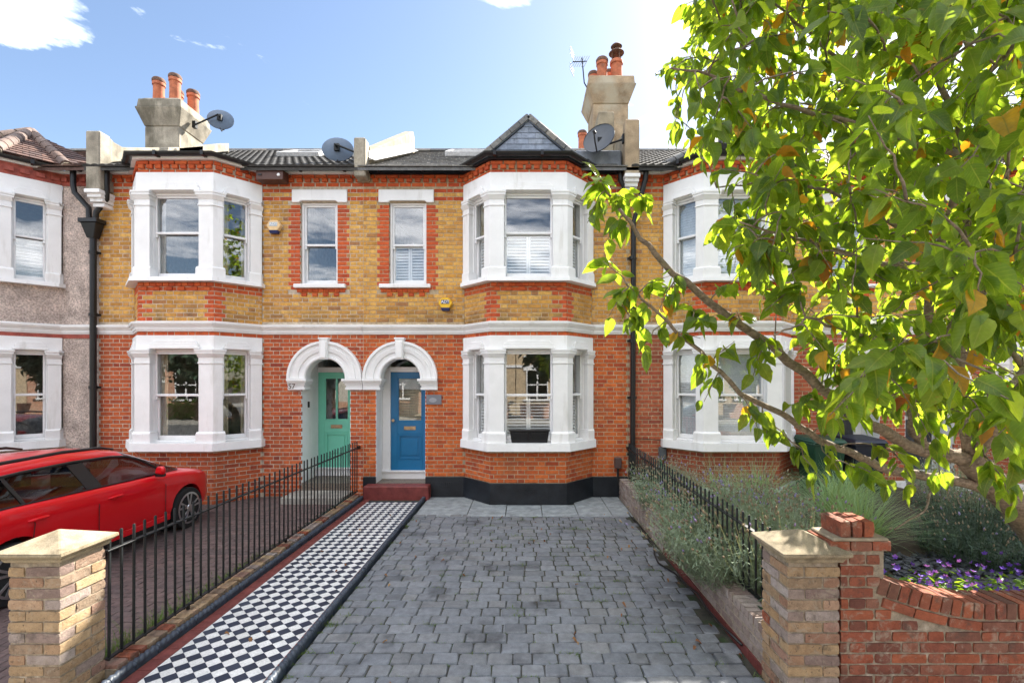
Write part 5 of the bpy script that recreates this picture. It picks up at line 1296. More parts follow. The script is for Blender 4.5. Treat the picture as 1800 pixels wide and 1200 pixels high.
        m = MB(); m.hexa([T(s * .50, 4.00, .60), T(s * .70, 3.93, .62), T(s * .795, 3.72, .68), T(s * .55, 3.8, .62)], [T(s * .50, 3.985, .70), T(s * .70, 3.92, .72), T(s * .80, 3.70, .755), T(s * .55, 3.8, .72)]); m.build('headlight', 'lamp_clear', r, bevel=.01)
        m = MB(); m.hexa([T(s * .60, -.01, .72), T(s * .80, .10, .72), T(s * .86, .36, .78), T(s * .6, .2, .72)], [T(s * .60, .02, .92), T(s * .79, .12, .92), T(s * .86, .36, .88), T(s * .6, .2, .92)]); m.build('tail_lamp', 'lamp_red', r, bevel=.01)
        for ya in axles:
            m = MB(); a = []
            m.tube([T(s * .66, ya, WR), T(s * .68, ya, WR), T(s * .70, ya, WR), T(s * .86, ya, WR), T(s * .875, ya, WR), T(s * .88, ya, WR)], [.27, .30, .31, .31, .30, .235], 32)
            ty = m.build('tyre', 'tyre', r, smooth=True)
            m = MB(); m.tube([T(s * .869, ya, WR), T(s * .884, ya, WR)], [.235, .23], 32); m.tube([T(s * .858, ya, WR), T(s * .8845, ya, WR)], [.215, .215], 4); m.v = m.v[:0]; m.f = []; m.mi = []
            for k_ in range(5):
                an = 2 * math.pi * k_ / 5 + .3
                for da in (-.17, .17):
                    P_ = lambda rr, aa, xx: T(s * xx, ya + rr * math.cos(aa), WR + rr * math.sin(aa)); w1, w2 = .16, .075
                    b_ = [P_(.05, an + da - .3, .872), P_(.05, an + da + .3, .872), P_(.222, an + da * 1.2 + w2, .874), P_(.222, an + da * 1.2 - w2, .874)]; t_ = [P_(.05, an + da - .25, .888), P_(.05, an + da + .25, .888), P_(.222, an + da * 1.2 + w2 * .8, .884), P_(.222, an + da * 1.2 - w2 * .8, .884)]; m.hexa(b_, t_)
            for k_ in range(32):
                a0, a1 = 2 * math.pi * k_ / 32, 2 * math.pi * (k_ + 1) / 32; P_ = lambda rr, aa, xx: T(s * xx, ya + rr * math.cos(aa), WR + rr * math.sin(aa)); m.add([P_(.238, a0, .882), P_(.238, a1, .882), P_(.212, a1, .886), P_(.212, a0, .886), P_(.205, a0, .80), P_(.205, a1, .80)], [(0, 1, 2, 3), (3, 2, 5, 4)])
            m.tube([T(s * .87, ya, WR), T(s * .892, ya, WR)], [.06, .05], 16); m.build('rim', 'alloy', ty)
            m = MB(); m.tube([T(s * .79, ya, WR), T(s * .80, ya, WR)], .20, 24); m.build('brake_disc', 'trim_black', ty)
            m = MB(); n_ = 20
            m.tube([T(s * .60, ya, WR), T(s * .66, ya, WR)], .36, 24); m.build('wheel_well', 'trim_black', r)
    m = MB(); m.box(cx - .55, cx + .55, y0 + 4.06, y0 + 4.11, .34, .46); m.build('grille', 'trim_black', r, bevel=.01)
    m = MB(); m.box(cx - .8, cx + .8, y0 + .4, y0 + 3.7, .16, .26); m.build('underbody', 'trim_black', r)
car()
# ------------------------------------------------------------------ plants
def leaf_mat(name, ramp_cols, trans=0.45, rough=0.45, spec=0.4, tcol=1.6, veins=False):
    t = NT(name); c = t.ramp(t.rnd(), ramp_cols); vn = None
    if veins:                            # midrib and side veins from the leaf's own coordinates
        at = t.n('ShaderNodeAttribute'); at.attribute_name = 'luv'; sp = t.n('ShaderNodeSeparateXYZ'); t.l(at.outputs['Vector'], sp.inputs[0])
        w = t.math('FRACT', t.math('MULTIPLY', t.math('SUBTRACT', sp.outputs[1], t.math('MULTIPLY', sp.outputs[0], .22)), 9.0)); side = t.mrange(t.math('ABSOLUTE', t.math('SUBTRACT', w, .5)), .0, .12, 1, 0); mid = t.mrange(sp.outputs[0], .0, .09, 1, 0)
        vn = t.math('MAXIMUM', t.math('MULTIPLY', side, .45), mid); c = t.mix(t.math('MULTIPLY', vn, .55), c, (0.20, 0.26, 0.07))
        c = t.mix(t.math('MULTIPLY', t.mrange(t.noise(22, 3, .6), .66, .72, 0, 1), .6), c, (0.16, 0.11, 0.03)); c = t.mix(1.0, c, t.ramp(t.mrange(t.noise(30, 4), .3, .7, 0, 1), [(.8,) * 3, (1.15,) * 3]), 'MULTIPLY')
    p = t.n('ShaderNodeBsdfPrincipled'); t.l(t.mix(1.0, c, (.62, .66, .7), 'MULTIPLY') if veins else c, p.inputs['Base Color']); p.inputs['Roughness'].default_value = rough; p.inputs['Specular IOR Level'].default_value = spec
    b = t.n('ShaderNodeBump'); b.inputs['Strength'].default_value = .25; b.inputs['Distance'].default_value = .004; t.l(vn if veins else t.noise(90, 3), b.inputs['Height']); t.l(b.outputs[0], p.inputs['Normal'])
    tr = t.n('ShaderNodeBsdfTranslucent'); t.l(t.mix(1.0, c, (tcol * 1.35, tcol, tcol * .4), 'MULTIPLY'), tr.inputs['Color'])
    mx = t.n('ShaderNodeMixShader'); mx.inputs[0].default_value = trans; t.l(p.outputs[0], mx.inputs[1]); t.l(tr.outputs[0], mx.inputs[2]); t.l(mx.outputs[0], t.out.inputs[0]); M[name] = t.m
leaf_mat('cherry_leaf', [(0.045, 0.095, 0.012), (0.07, 0.14, 0.015), (0.095, 0.175, 0.018), (0.055, 0.115, 0.015), (0.125, 0.205, 0.022)], .62, .38, .5, 3.6, True)
leaf_mat('autumn_leaf', [(0.50, 0.24, 0.02), (0.55, 0.36, 0.03), (0.52, 0.30, 0.025), (0.42, 0.12, 0.03)], .45, .5, .3, 1.2, True)
leaf_mat('lavender_leaf', [(0.21, 0.28, 0.19), (0.29, 0.36, 0.27), (0.18, 0.26, 0.15), (0.33, 0.39, 0.31)], .25, .7, .2, 1.2)
leaf_mat('silver_leaf', [(0.30, 0.36, 0.36), (0.38, 0.44, 0.44)], .15, .8, .2, 1.0)
leaf_mat('sedge_leaf', [(0.18, 0.32, 0.14), (0.25, 0.40, 0.20), (0.31, 0.45, 0.26), (0.20, 0.34, 0.15)], .3, .5, .3, 1.4)
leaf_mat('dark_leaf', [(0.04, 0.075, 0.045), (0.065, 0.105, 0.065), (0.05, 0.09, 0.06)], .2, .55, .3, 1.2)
leaf_mat('bright_leaf', [(0.12, 0.25, 0.025), (0.18, 0.33, 0.04), (0.10, 0.21, 0.025)], .4, .45, .4, 1.6)
leaf_mat('weed_leaf', [(0.06, 0.13, 0.02), (0.10, 0.17, 0.04), (0.12, 0.16, 0.05)], .35, .6, .3, 1.4)
leaf_mat('seed_head', [(0.30, 0.25, 0.17), (0.36, 0.30, 0.21), (0.26, 0.21, 0.16)], .2, .9, .1, 1.0)
leaf_mat('violet', [(0.14, 0.06, 0.50), (0.19, 0.08, 0.58), (0.11, 0.05, 0.45)], .35, .6, .2, 1.0)
leaf_mat('lilac', [(0.30, 0.26, 0.50), (0.36, 0.32, 0.55)], .3, .6, .2, 1.0)
leaf_mat('yellow_bloom', [(0.6, 0.42, 0.02)], .3, .6, .2, 1.0)
leaf_mat('dead_leaf', [(0.22, 0.10, 0.04), (0.30, 0.15, 0.06), (0.16, 0.07, 0.04), (0.36, 0.22, 0.08)], .2, .7, .2, 1.0)
pmat('bark', [(0.19, 0.145, 0.10), (0.28, 0.22, 0.16), (0.15, 0.115, 0.085)], nscale=14, rough=.9, bump=.9, bscale=45, bdist=.012, fine=.4, stain=((0.22, 0.20, 0.10), 5, .58, .6), stretch=(1, 1, 3))
def rot_to(d, roll):
    d = Vector(d).normalized(); return Matrix.Rotation(0, 4, 'Z') @ d.to_track_quat('Y', 'Z').to_matrix().to_4x4() @ Matrix.Rotation(roll, 4, 'Y')
def leaf_shape(L=1.0, wd=.56, fold=.35, droop=.25, seed=0, teeth=True):
    """an ovate, toothed leaf along +Y, folded on its midrib and bent down to a drawn-out tip"""
    r = random.Random(seed); n = 9; vs, fs = [], []
    prof = [(0, .0), (.06, .42), (.16, .80), (.30, .98), (.44, 1.0), (.58, .88), (.72, .64), (.85, .36), (.93, .14), (1.0, .0)]
    for i, (y, w) in enumerate(prof):
        hw = wd / 2 * w * (1 + (r.uniform(-.05, .05) + (.05 if i % 2 else -.03)) * teeth); z = -droop * y * y + .05 * math.sin(y * 5 + seed)
        cy_ = y * math.cos(droop * .4)
        vs += [(-hw, cy_, z + hw * fold + r.uniform(-.015, .015)), (0, cy_, z), (hw, cy_, z + hw * fold + r.uniform(-.015, .015))]
    for i in range(len(prof) - 1):
        k = 3 * i; fs += [(k, k + 1, k + 4, k + 3), (k + 1, k + 2, k + 5, k + 4)]
    st = len(vs); vs += [(-.012, -.18, .02), (.012, -.18, .02), (.008, 0.01, .0), (-.008, 0.01, .0)]; fs.append((st, st + 1, st + 2, st + 3))
    lv = [(abs(i % 3 - 1), prof[i // 3][0], 0) for i in range(3 * len(prof))] + [(0, 0, 1)] * 4
    return vs, fs, lv
LEAVES = [leaf_shape(1, R.uniform(.50, .64), R.uniform(.1, .6), R.uniform(.1, .55), i) for i in range(6)]
LM = {}
def leaf_me(i, mat):
    if (i, mat) not in LM:
        m = MB(); m.add(LEAVES[i][0], LEAVES[i][1], 0, LEAVES[i][2]); LM[i, mat] = m.mesh('leaf', mat, recalc=False, smooth='all')
    return LM[i, mat]

def cherry():
    r = random.Random(5)
    root = thing('cherry_tree', (4.75, 4.15, .22), 'cherry tree with large toothed green and yellow leaves leaning over the front wall', 'tree')
    segs = []                            # (point list, radii) of every limb
    def limb(pts, r0, r1, wob=.02):
        P = [p if isinstance(p, Vector) else PX(*p) for p in pts]
        out = []
        for i in range(len(P) - 1):
            for k in range(4): 
                f_ = k / 4; q = P[i].lerp(P[i + 1], f_)
                if i or k: q = q + Vector((r.uniform(-wob, wob), r.uniform(-wob, wob), r.uniform(-wob, wob)))
                out.append(q)
        out.append(P[-1]); n = len(out); segs.append((out, [r0 + (r1 - r0) * (i / (n - 1)) ** .8 for i in range(n)]))
    limb([Vector((4.78, 4.2, .1)), Vector((4.60, 4.15, .75)), (1800, 905, 4.1), (1745, 850, 4.0), (1700, 800, 3.9)], .15, .10, .01)
    limb([(1700, 806, 3.9), (1620, 792, 3.85), (1530, 745, 3.7), (1440, 680, 3.5), (1330, 590, 3.3), (1222, 510, 3.15), (1150, 445, 3.05), (1105, 390, 3.0), (1064, 335, 2.95)], .058, .007, .012)
    limb([(1750, 862, 4.02), (1657, 841, 3.9), (1561, 826, 3.75), (1500, 800, 3.6), (1440, 775, 3.45), (1373, 725, 3.3), (1303, 690, 3.2), (1233, 617, 3.1), (1152, 547, 3.0), (1108, 505, 2.95)], .045, .006, .012)
    limb([(1690, 800, 3.9), (1628, 785, 3.85), (1604, 752, 3.8), (1611, 694, 3.7), (1622, 640, 3.6), (1640, 456, 3.3), (1663, 390, 3.2), (1683, 300, 3.1), (1682, 217, 3.0), (1633, 87, 2.9), (1600, -80, 2.8)], .05, .012, .015)
    limb([(1705, 795, 3.9), (1680, 700, 3.9), (1690, 560, 3.8), (1700, 420, 3.7), (1720, 250, 3.6), (1700, 60, 3.5), (1680, -150, 3.4)], .052, .012, .015)
    limb([(1715, 795, 3.9), (1760, 710, 4.1), (1800, 650, 4.4), (1850, 480, 4.7), (1880, 250, 4.9), (1900, -50, 5.0)], .055, .012, .015)
    limb([(1715, 800, 3.9), (1790, 690, 3.4), (1880, 560, 3.0), (1960, 380, 2.7), (2000, 150, 2.4)], .05, .01, .015)
    limb([(1683, 270, 3.05), (1600, 255, 2.9), (1533, 222, 2.85), (1400, 192, 2.8), (1300, 157, 2.75), (1243, 127, 2.7), (1180, 120, 2.65)], .022, .005, .012)
    limb([(1690, 520, 3.75), (1580, 400, 3.7), (1450, 330, 3.7), (1350, 320, 3.6), (1260, 330, 3.5)], .022, .005, .015)
    limb([(1640, 456, 3.3), (1560, 470, 3.0), (1480, 440, 2.8), (1400, 420, 2.7), (1300, 390, 2.6)], .02, .005, .015)
    limb([(1700, 420, 3.7), (1620, 280, 3.6), (1500, 130, 3.5), (1400, 40, 3.4), (1300, -40, 3.3)], .025, .005, .015)
    limb([(1640, 600, 3.55), (1560, 600, 3.2), (1480, 580, 2.8), (1420, 560, 2.6), (1360, 590, 2.5)], .018, .004, .015)
    limb([(1800, 650, 4.4), (1740, 560, 4.6), (1640, 420, 4.7), (1540, 330, 4.7), (1400, 270, 4.6)], .025, .005, .015)
    limb([(1682, 217, 3.0), (1740, 120, 2.6), (1800, 60, 2.2), (1860, -40, 1.9)], .02, .006, .015)
    limb([(1620, 640, 3.6), (1680, 560, 3.0), (1720, 520, 2.4), (1740, 500, 2.0)], .02, .005, .012)
    limb([(1850, 480, 4.7), (1780, 420, 3.6), (1760, 330, 2.8), (1780, 250, 2.2)], .02, .005, .015)
    limb([(1657, 841, 3.9), (1636, 860, 3.7), (1625, 900, 3.6), (1572, 930, 3.5)], .012, .005, .008)
    tr = MB(); tr.tube(*segs[0], n=14); tr.build('trunk', 'bark', root, smooth='all', recalc=False)
    for P_, Rr in segs[1:]:
        m = MB(); m.tube(P_, Rr, 9); m.build('branch', 'bark', root, smooth='all', recalc=False)
    nodes = [p for s in segs[1:] for p in s[0]]
    # where twigs end: drawn from the outline of the crown, at many depths
    poly = [(1225, -420), (1222, 70), (1172, 110), (1168, 185), (1220, 255), (1275, 330), (1262, 400), (1290, 455), (1340, 510), (1410, 585), (1455, 665), (1560, 715), (1700, 740), (1850, 800), (2250, 850), (2250, -420)]
    def inside(x, y):
        c = False; n = len(poly)
        for i in range(n):
            (xa, ya), (xb, yb) = poly[i], poly[i - 1]
            if (ya > y) != (yb > y) and x < (xb - xa) * (y - ya) / (yb - ya) + xa: c = not c
        return c
    tw = []
    hand = [(1062, 330, 2.95), (1045, 365, 2.9), (1095, 345, 3.0), (1125, 345, 3.05), (1080, 400, 3.0), (1055, 315, 2.92), (1085, 480, 2.95), (1105, 505, 2.95), (1085, 530, 2.9), (1130, 545, 3.0), (1150, 495, 3.0), (1110, 560, 2.9), (1185, 495, 3.1), (1215, 545, 3.1), (1240, 560, 3.0), (1200, 585, 3.05), (1265, 620, 3.1), (1235, 635, 3.0), (1330, 640, 3.2), (1345, 600, 3.2), (1300, 560, 3.2), (1320, 725, 3.1), (1345, 742, 3.2), (1385, 770, 3.1), (1400, 710, 3.2), (1430, 690, 3.1), (1480, 735, 3.2), (1430, 822, 3.0), (1500, 820, 3.1), (1535, 835, 3.0), (1595, 830, 3.1), (1560, 790, 3.2), (1465, 810, 3.2), (1280, 500, 3.2), (1170, 520, 3.1), (1250, 680, 3.1), (1145, 590, 3.0), (1650, 810, 3.2), (1730, 800, 2.6), (1780, 790, 2.2), (1790, 730, 2.0), (1700, 740, 2.6), (1620, 740, 2.9), (1770, 860, 2.5)]
    for h in hand: tw.append((PX(*h), .26, 7))
    while len(tw) < 44 + 1700:
        x = 1150 + 900 * r.random(); y = -380 + 1150 * r.random()
        if not inside(x, y): continue
        near = r.random() < .085 and x > 1480
        Y = r.uniform(1.6, 2.4) if near else r.uniform(2.4, 5.2)
        tw.append((PX(x, y, Y), r.uniform(.22, .38), 7))
    lv = []; twm = MB(); tw.sort(key=lambda a: min((b - a[0]).length_squared for b in nodes[::3]))
    for p, L, n in tw:
        q = min(nodes, key=lambda a: (a - p).length_squared)
        d = p - q; dl = max(d.length, .05); mid = q.lerp(p, .5) + Vector((0, 0, .12 * dl)) + Vector((r.uniform(-.05, .05), r.uniform(-.05, .05), 0)) * dl
        ax = (d / dl + Vector((0, 0, -.25))).normalized(); e = p + ax * L * .45
        twm.tube([q, q.lerp(mid, .5) + Vector((r.gauss(0, .03), r.gauss(0, .03), .04)) * dl, mid, mid.lerp(p, .5) + Vector((r.gauss(0, .05), r.gauss(0, .05), .03)) * dl, p, e], [.006, .0052, .0045, .004, .0032, .0018], 5); nodes.append(p); nodes.append(mid)
        for k in range(n + r.randrange(3)):
            f_ = r.random(); b = mid.lerp(p, f_ * 1.6) if f_ < .6 else p.lerp(e, (f_ - .6) / .4); out = Vector((r.gauss(0, 1), r.gauss(0, 1), r.gauss(0, .5))).normalized()
            ld = (out * .8 + ax * .45 + Vector((0, 0, -.62))).normalized(); sz = r.uniform(.08, .15); aut = r.random() < .04
            lv.append((b + out * .02, ld, r.uniform(-1.2, 1.2), sz, aut))
    twm.build('twigs', 'bark', root, smooth='all', recalc=False)['kind'] = 'stuff'
    def score(l):
        p = l[0]; px, py = to_px(p)
        if not (0 < px < 1800 and 0 < py < 1200) or p.y < .6: return 0
        return l[3] / p.y
    lv.sort(key=score, reverse=True); rest = MB()
    for i, (b, ld, roll, sz, aut) in enumerate(lv):
        k = r.randrange(6); mat = 'autumn_leaf' if aut else 'cherry_leaf'; T = Matrix.Translation(b) @ rot_to(ld, roll)
        if i < 300:
            o = put('leaf', leaf_me(k, mat), root, b, T.to_euler()); o.scale = (sz,) * 3
        else:
            T = T @ Matrix.Scale(sz, 4); rest.add([T @ Vector(v) for v in LEAVES[k][0]], LEAVES[k][1], 1 if aut else 0, LEAVES[k][2])
    rest.build('crown', ['cherry_leaf', 'autumn_leaf'], root, recalc=False, smooth='all')['kind'] = 'stuff'
cherry()

def blade(mb, p, d, L, w, bend, mi=0, n=3):
    p = Vector(p); d = Vector(d).normalized(); sd = d.cross(Vector((0, 0, 1))); sd = sd.normalized() if sd.length > .01 else Vector((1, 0, 0)); k = len(mb.v)
    for i in range(n + 1):
        f_ = i / n; q = p + d * L * f_ + Vector((d.x * .5, d.y * .5, -1)) * bend * L * f_ * f_; ww = w * (1 - f_ * .9) / 2
        mb.v += [tuple(q - sd * ww), tuple(q + sd * ww)]
    for i in range(n): mb.f.append((k + 2 * i, k + 2 * i + 1, k + 2 * i + 3, k + 2 * i + 2)); mb.mi.append(mi)
    return Vector(mb.v[-1])
def head(mb, p, d, L, r_, mi=0):
    d = Vector(d).normalized(); a = d.orthogonal().normalized(); b = d.cross(a); k = len(mb.v); P_ = [(0, .3), (.3, 1), (.65, .9), (1, .1)]
    for f_, rr in P_:
        for j in range(4): an = j * math.pi / 2 + f_; mb.v.append(tuple(p + d * L * f_ + (a * math.cos(an) + b * math.sin(an)) * r_ * rr))
    for i in range(3):
        for j in range(4): mb.f.append((k + 4 * i + j, k + 4 * i + (j + 1) % 4, k + 4 * i + 4 + (j + 1) % 4, k + 4 * i + 4 + j)); mb.mi.append(mi)
def lavender(x, y, h, spread, n, label, lean=(0, 0), z=.22, headc=.5, leafmat='lavender_leaf', bl=1.0):
    r = random.Random(int(x * 100 + y * 1000)); root = thing('lavender_bush', (x, y, z), label, 'lavender', 'lavender along the railings'); fo = MB(); he = MB()
    for i in range(n):
        a = r.uniform(0, 6.283); ro = spread * math.sqrt(r.random()) * .45; b = Vector((x + ro * math.cos(a), y + ro * math.sin(a), z)); t = r.uniform(0, .85) * (ro / (spread * .45)) ** .5
        d = Vector((math.cos(a) * t + lean[0], math.sin(a) * t + lean[1], 1)).normalized(); L = h * r.uniform(.65, 1.05)
        tip = blade(fo, b, d, L, .006, r.uniform(-.02, .10), n=3)
        for k in range(int(17 * bl)):
            f_ = r.uniform(.05, .75); q = b + d * L * f_; o = Vector((r.gauss(0, 1), r.gauss(0, 1), r.uniform(.2, 1.3))).normalized(); blade(fo, q, o, r.uniform(.045, .10), .012, .25, n=2)
        if r.random() < headc:
            head(he, tip - d * .02, d, r.uniform(.025, .05), r.uniform(.008, .012), 1 if r.random() < .12 else 0)
    fo.build('foliage', leafmat, root, recalc=False)
    if he.v: he.build('seed_heads', ['seed_head', 'lilac'], root, recalc=False, smooth='all')['kind'] = 'stuff'
lavender(2.30, 8.3, .78, .55, 200, 'grey-green lavender bush at the house end of the railing', headc=.15)
lavender(2.25, 7.35, .82, .8, 360, 'silvery lavender bush leaning through the far third of the railing', (-.2, 0), headc=.3)
lavender(2.38, 5.95, .95, 1.2, 640, 'tall lavender with beige seed heads behind the middle of the railing', (-.15, 0))
lavender(2.30, 4.95, .95, 1.3, 760, 'big lavender with beige seed heads spilling over the low wall', (-.35, -.05))
lavender(2.95, 5.2, .82, .9, 380, 'lavender with beige seed heads one plant back from the railing', (.0, 0))
lavender(3.05, 6.3, .88, .95, 420, 'lavender with beige seed heads next to the drooping sedge', (.0, 0))
lavender(2.60, 8.55, .72, .6, 160, 'thin lavender in front of the grey cable box', headc=.6)
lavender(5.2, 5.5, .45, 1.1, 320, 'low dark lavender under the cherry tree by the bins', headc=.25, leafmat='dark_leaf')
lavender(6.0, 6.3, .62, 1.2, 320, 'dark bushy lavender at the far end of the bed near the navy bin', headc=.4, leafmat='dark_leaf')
lavender(7.0, 7.6, .95, 1.2, 320, 'tall lavender by the party line at the frame edge', headc=.8)
def shrub(name, x, y, h, spread, n, mat, label, cat, lw=.03, ll=.06, z=.22, up=.4):
    r = random.Random(int(x * 77 + y * 991)); root = thing(name, (x, y, z), label, cat); fo = MB()
    for i in range(n):
        u = Vector((r.gauss(0, 1), r.gauss(0, 1), abs(r.gauss(0, 1)))).normalized() * r.uniform(.5, 1.0); q = Vector((x + u.x * spread / 2, y + u.y * spread / 2, z + .04 + u.z * h)); o = (Vector((u.x, u.y, up)) + Vector((r.gauss(0, .5), r.gauss(0, .5), r.gauss(0, .4)))).normalized()
        T = Matrix.Translation(q) @ rot_to(o, r.uniform(-1, 1)) @ Matrix.Diagonal((lw / .56, ll, ll, 1)); k = r.randrange(6); fo.add([T @ Vector(v) for v in LEAVES[k][0][:30]], LEAVES[k][1][:18])
    st = MB()
    for i in range(7): a = i * .9; st.tube([(x, y, z), (x + .2 * spread * math.cos(a), y + .2 * spread * math.sin(a), z + h * .5), (x + .35 * spread * math.cos(a), y + .35 * spread * math.sin(a), z + h * .9)], [.008, .006, .003], 5)
    fo.build('foliage', mat, root, recalc=False, smooth='all'); st.build('stems', 'bark', root); return root
shrub('silver_ragwort', 2.26, 6.72, .32, .42, 130, 'silver_leaf', 'small silver leaved plant by the railing between two lavenders', 'plant', .03, .10)
shrub('spurge_plant', 2.16, 3.86, .50, .40, 120, 'dark_leaf', 'dark green leafy plant behind the gate pier on the low wall', 'plant', .03, .09, z=.3)
shrub('hydrangea', 2.80, 4.05, .42, .45, 170, 'bright_leaf', 'bright green leafy plant behind the red end of the swept wall', 'plant', .04, .09)
shrub('herb_clump', 3.3, 4.75, .34, .6, 160, 'dark_leaf', 'low dark leafy clump beside the slate chippings', 'plant', .03, .08)
for (x, y, n, lab) in ((3.6, 7.3, 620, 'drooping green sedge clump in front of the white plinth'), (4.35, 6.7, 700, 'largest drooping sedge clump in the middle of the bed'), (4.1, 5.85, 480, 'drooping sedge clump nearest the slate chippings'), (3.1, 7.55, 200, 'upright green sedge clump below the bay corner'), (5.0, 7.4, 420, 'drooping sedge clump beside the green bin')):
    r = random.Random(int(x * 100)); root = thing('sedge_clump', (x, y, .22), lab, 'ornamental grass', 'ornamental grasses in the bed'); fo = MB()
    for i in range(n): a = r.uniform(0, 6.283); t = r.uniform(.1, 1.1); blade(fo, (x + r.gauss(0, .06), y + r.gauss(0, .06), .22), (math.cos(a) * t, math.sin(a) * t, 1), r.uniform(.75, 1.25), .011, r.uniform(.15, .5), n=5)
    fo.build('blades', 'sedge_leaf', root, recalc=False)
# cranesbill with violet flowers along the front wall
def cranesbill(x0, x1, y0, y1, n, label):
    r = random.Random(int(x0 * 50)); root = thing('cranesbill', ((x0 + x1) / 2, (y0 + y1) / 2, .22), label, 'flowers', 'violet cranesbill behind the front wall'); fo = MB(); fl = MB()
    for i in range(5):
        a = i * 1.2566; q = lambda rr, da, z: (rr * math.cos(a + da), rr * math.sin(a + da), z); fl.add([(0, 0, -.004), q(.014, -.5, .002), q(.021, 0, .006), q(.014, .5, .002)], [(0, 1, 2, 3)])
    me = fl.mesh('flower', 'violet', recalc=False)
    for i in range(n * 14):
        x, y = r.uniform(x0, x1), r.uniform(y0, y1); z = .22 + r.uniform(.05, .40) * (1 - .5 * abs(r.gauss(0, .4))); T = Matrix.Translation((x, y, z)) @ rot_to((r.gauss(0, 1), r.gauss(0, 1), .5), r.uniform(-1, 1)) @ Matrix.Scale(r.uniform(.035, .065), 4); k = r.randrange(6); fo.add([T @ Vector(v) for v in LEAVES[k][0][:30]], LEAVES[k][1][:18])
        if i % 3 == 0: blade(fo, (x, y, .22), (r.gauss(0, .2), r.gauss(0, .2), 1), z - .22, .004, 0, n=1)
    for i in range(n):
        o = put('flower', me, root, (r.uniform(x0, x1), r.uniform(y0, y1), .22 + r.uniform(.36, .52)), (r.gauss(-.5, .5), r.gauss(0, .5), r.uniform(0, 6))); o.scale = (r.uniform(.9, 1.4),) * 3
    fo.build('foliage', 'bright_leaf', root, recalc=False, smooth='all')
cranesbill(3.05, 3.9, 3.62, 4.25, 70, 'violet cranesbill clump just behind the swept part of the coping'); cranesbill(3.9, 4.9, 3.62, 4.3, 60, 'violet cranesbill clump under the trunk of the cherry tree')
# slate chippings
pmat('slate_chip', [(0.045, 0.05, 0.062), (0.075, 0.08, 0.095), (0.06, 0.065, 0.08), (0.10, 0.105, 0.12)], rnd=True, rough=.5, bump=.2, namt=.2)
sl = MB(); r = random.Random(3)
for i in range(3200):
    x, y = r.uniform(2.6, 6.6), r.uniform(3.7, 5.6); a = r.uniform(0, 6.28); w, l = r.uniform(.015, .035), r.uniform(.03, .06); T = Matrix.Translation((x, y, .225 + r.uniform(0, .03))) @ Matrix.Rotation(a, 4, 'Z') @ Matrix.Rotation(r.gauss(0, .25), 4, 'X') @ Matrix.Rotation(r.gauss(0, .25), 4, 'Y')
    sl.hexa([T @ Vector(p) for p in ((-w, -l, 0), (w, -l * .7, 0), (w * .7, l, 0), (-w * .8, l * .6, 0))], [T @ Vector(p) for p in ((-w, -l, .007), (w, -l * .7, .007), (w * .7, l, .007), (-w * .8, l * .6, .007))])
tag(sl.build('slate_chippings', 'slate_chip', recalc=False), 'dark blue slate chippings spread over the flower bed', 'chippings', kind='stuff')
# weeds in the joints, grass under the left railing
wd = MB(); r = random.Random(8)
for i in range(270):
    x, y = (r.uniform(DX0, DX1), r.uniform(3.4, 8.0)) if i < 220 else (DX0 + r.uniform(0, .06), r.uniform(3.4, 8)); k = r.randrange(4, 14) if r.random() < .85 else 34
    y = 3.36 + .158 * round((y - 3.36) / .158) - .003
    for j in range(k): blade(wd, (x + r.gauss(0, .012 + k * .0012), y + r.gauss(0, .006 + k * .0006), -.005), (r.gauss(0, .7), r.gauss(0, .7), .7), r.uniform(.012, .035) * (1.7 if k > 30 else 1), .006, .3, n=2)
for i in range(900):
    x, y = -3.33 - abs(r.gauss(0, .09)), 3.7 + 2.6 * r.random() ** 1.4; blade(wd, (x, y, 0), (r.gauss(0, .5), r.gauss(0, .5), 1), r.uniform(.05, .24) * (1.2 - (y - 3.7) / 3.2), .007, r.uniform(.1, .5), n=3)
tag(wd.build('weeds', 'weed_leaf', recalc=False), 'small green weeds and grass growing in the joints of the paving', 'weeds', kind='stuff')
fm = []
for s in range(4):
    m = MB(); v, f_, _ = leaf_shape(1, .6, 1.0, .9, s + 20); m.add([(a, b, c + .35) for a, b, c in v], f_); fm.append(m.mesh('fallen_leaf', 'dead_leaf', recalc=False, smooth='all'))
for i in range(58):
    if i < 34: x, y, lb, gp = r.uniform(DX0 + .05, DX1 - .05), r.uniform(3.5, 8.2), 'small curled brown leaf fallen on the grey setts', 'fallen leaves on the drive'
    elif i < 46: x, y, lb, gp = r.uniform(1.45, 1.8), r.uniform(3.8, 7.5), 'small curled brown leaf fallen on the setts at the foot of the low wall', 'fallen leaves by the low wall'
    else: x, y, lb, gp = r.uniform(-3.0, -1.95), r.uniform(3.6, 8.5), 'small curled brown leaf fallen on the chequered path', 'fallen leaves on the tiled path'
    o = put('fallen_leaf', r.choice(fm), None, (x, y, .004), (r.gauss(0, .2), r.gauss(0, .2), r.uniform(0, 6.28))); o.scale = (r.uniform(.03, .055),) * 3; tag(o, lb, 'leaf', gp)
# the hose that lies along the low wall
hz = MB(); pts = [(1.83 - .05 * abs(math.sin(k * .9)) - (.12 if 5 < k < 8 else 0), 4.0 + k * .32, .012 + (.05 if k < 4 else 0)) for k in range(14)]
hz.tube(pts, .011, 8); tag(hz.build('garden_hose', 'black_plastic', smooth='all', recalc=False), 'thin black hose lying along the foot of the low brick wall', 'hose')
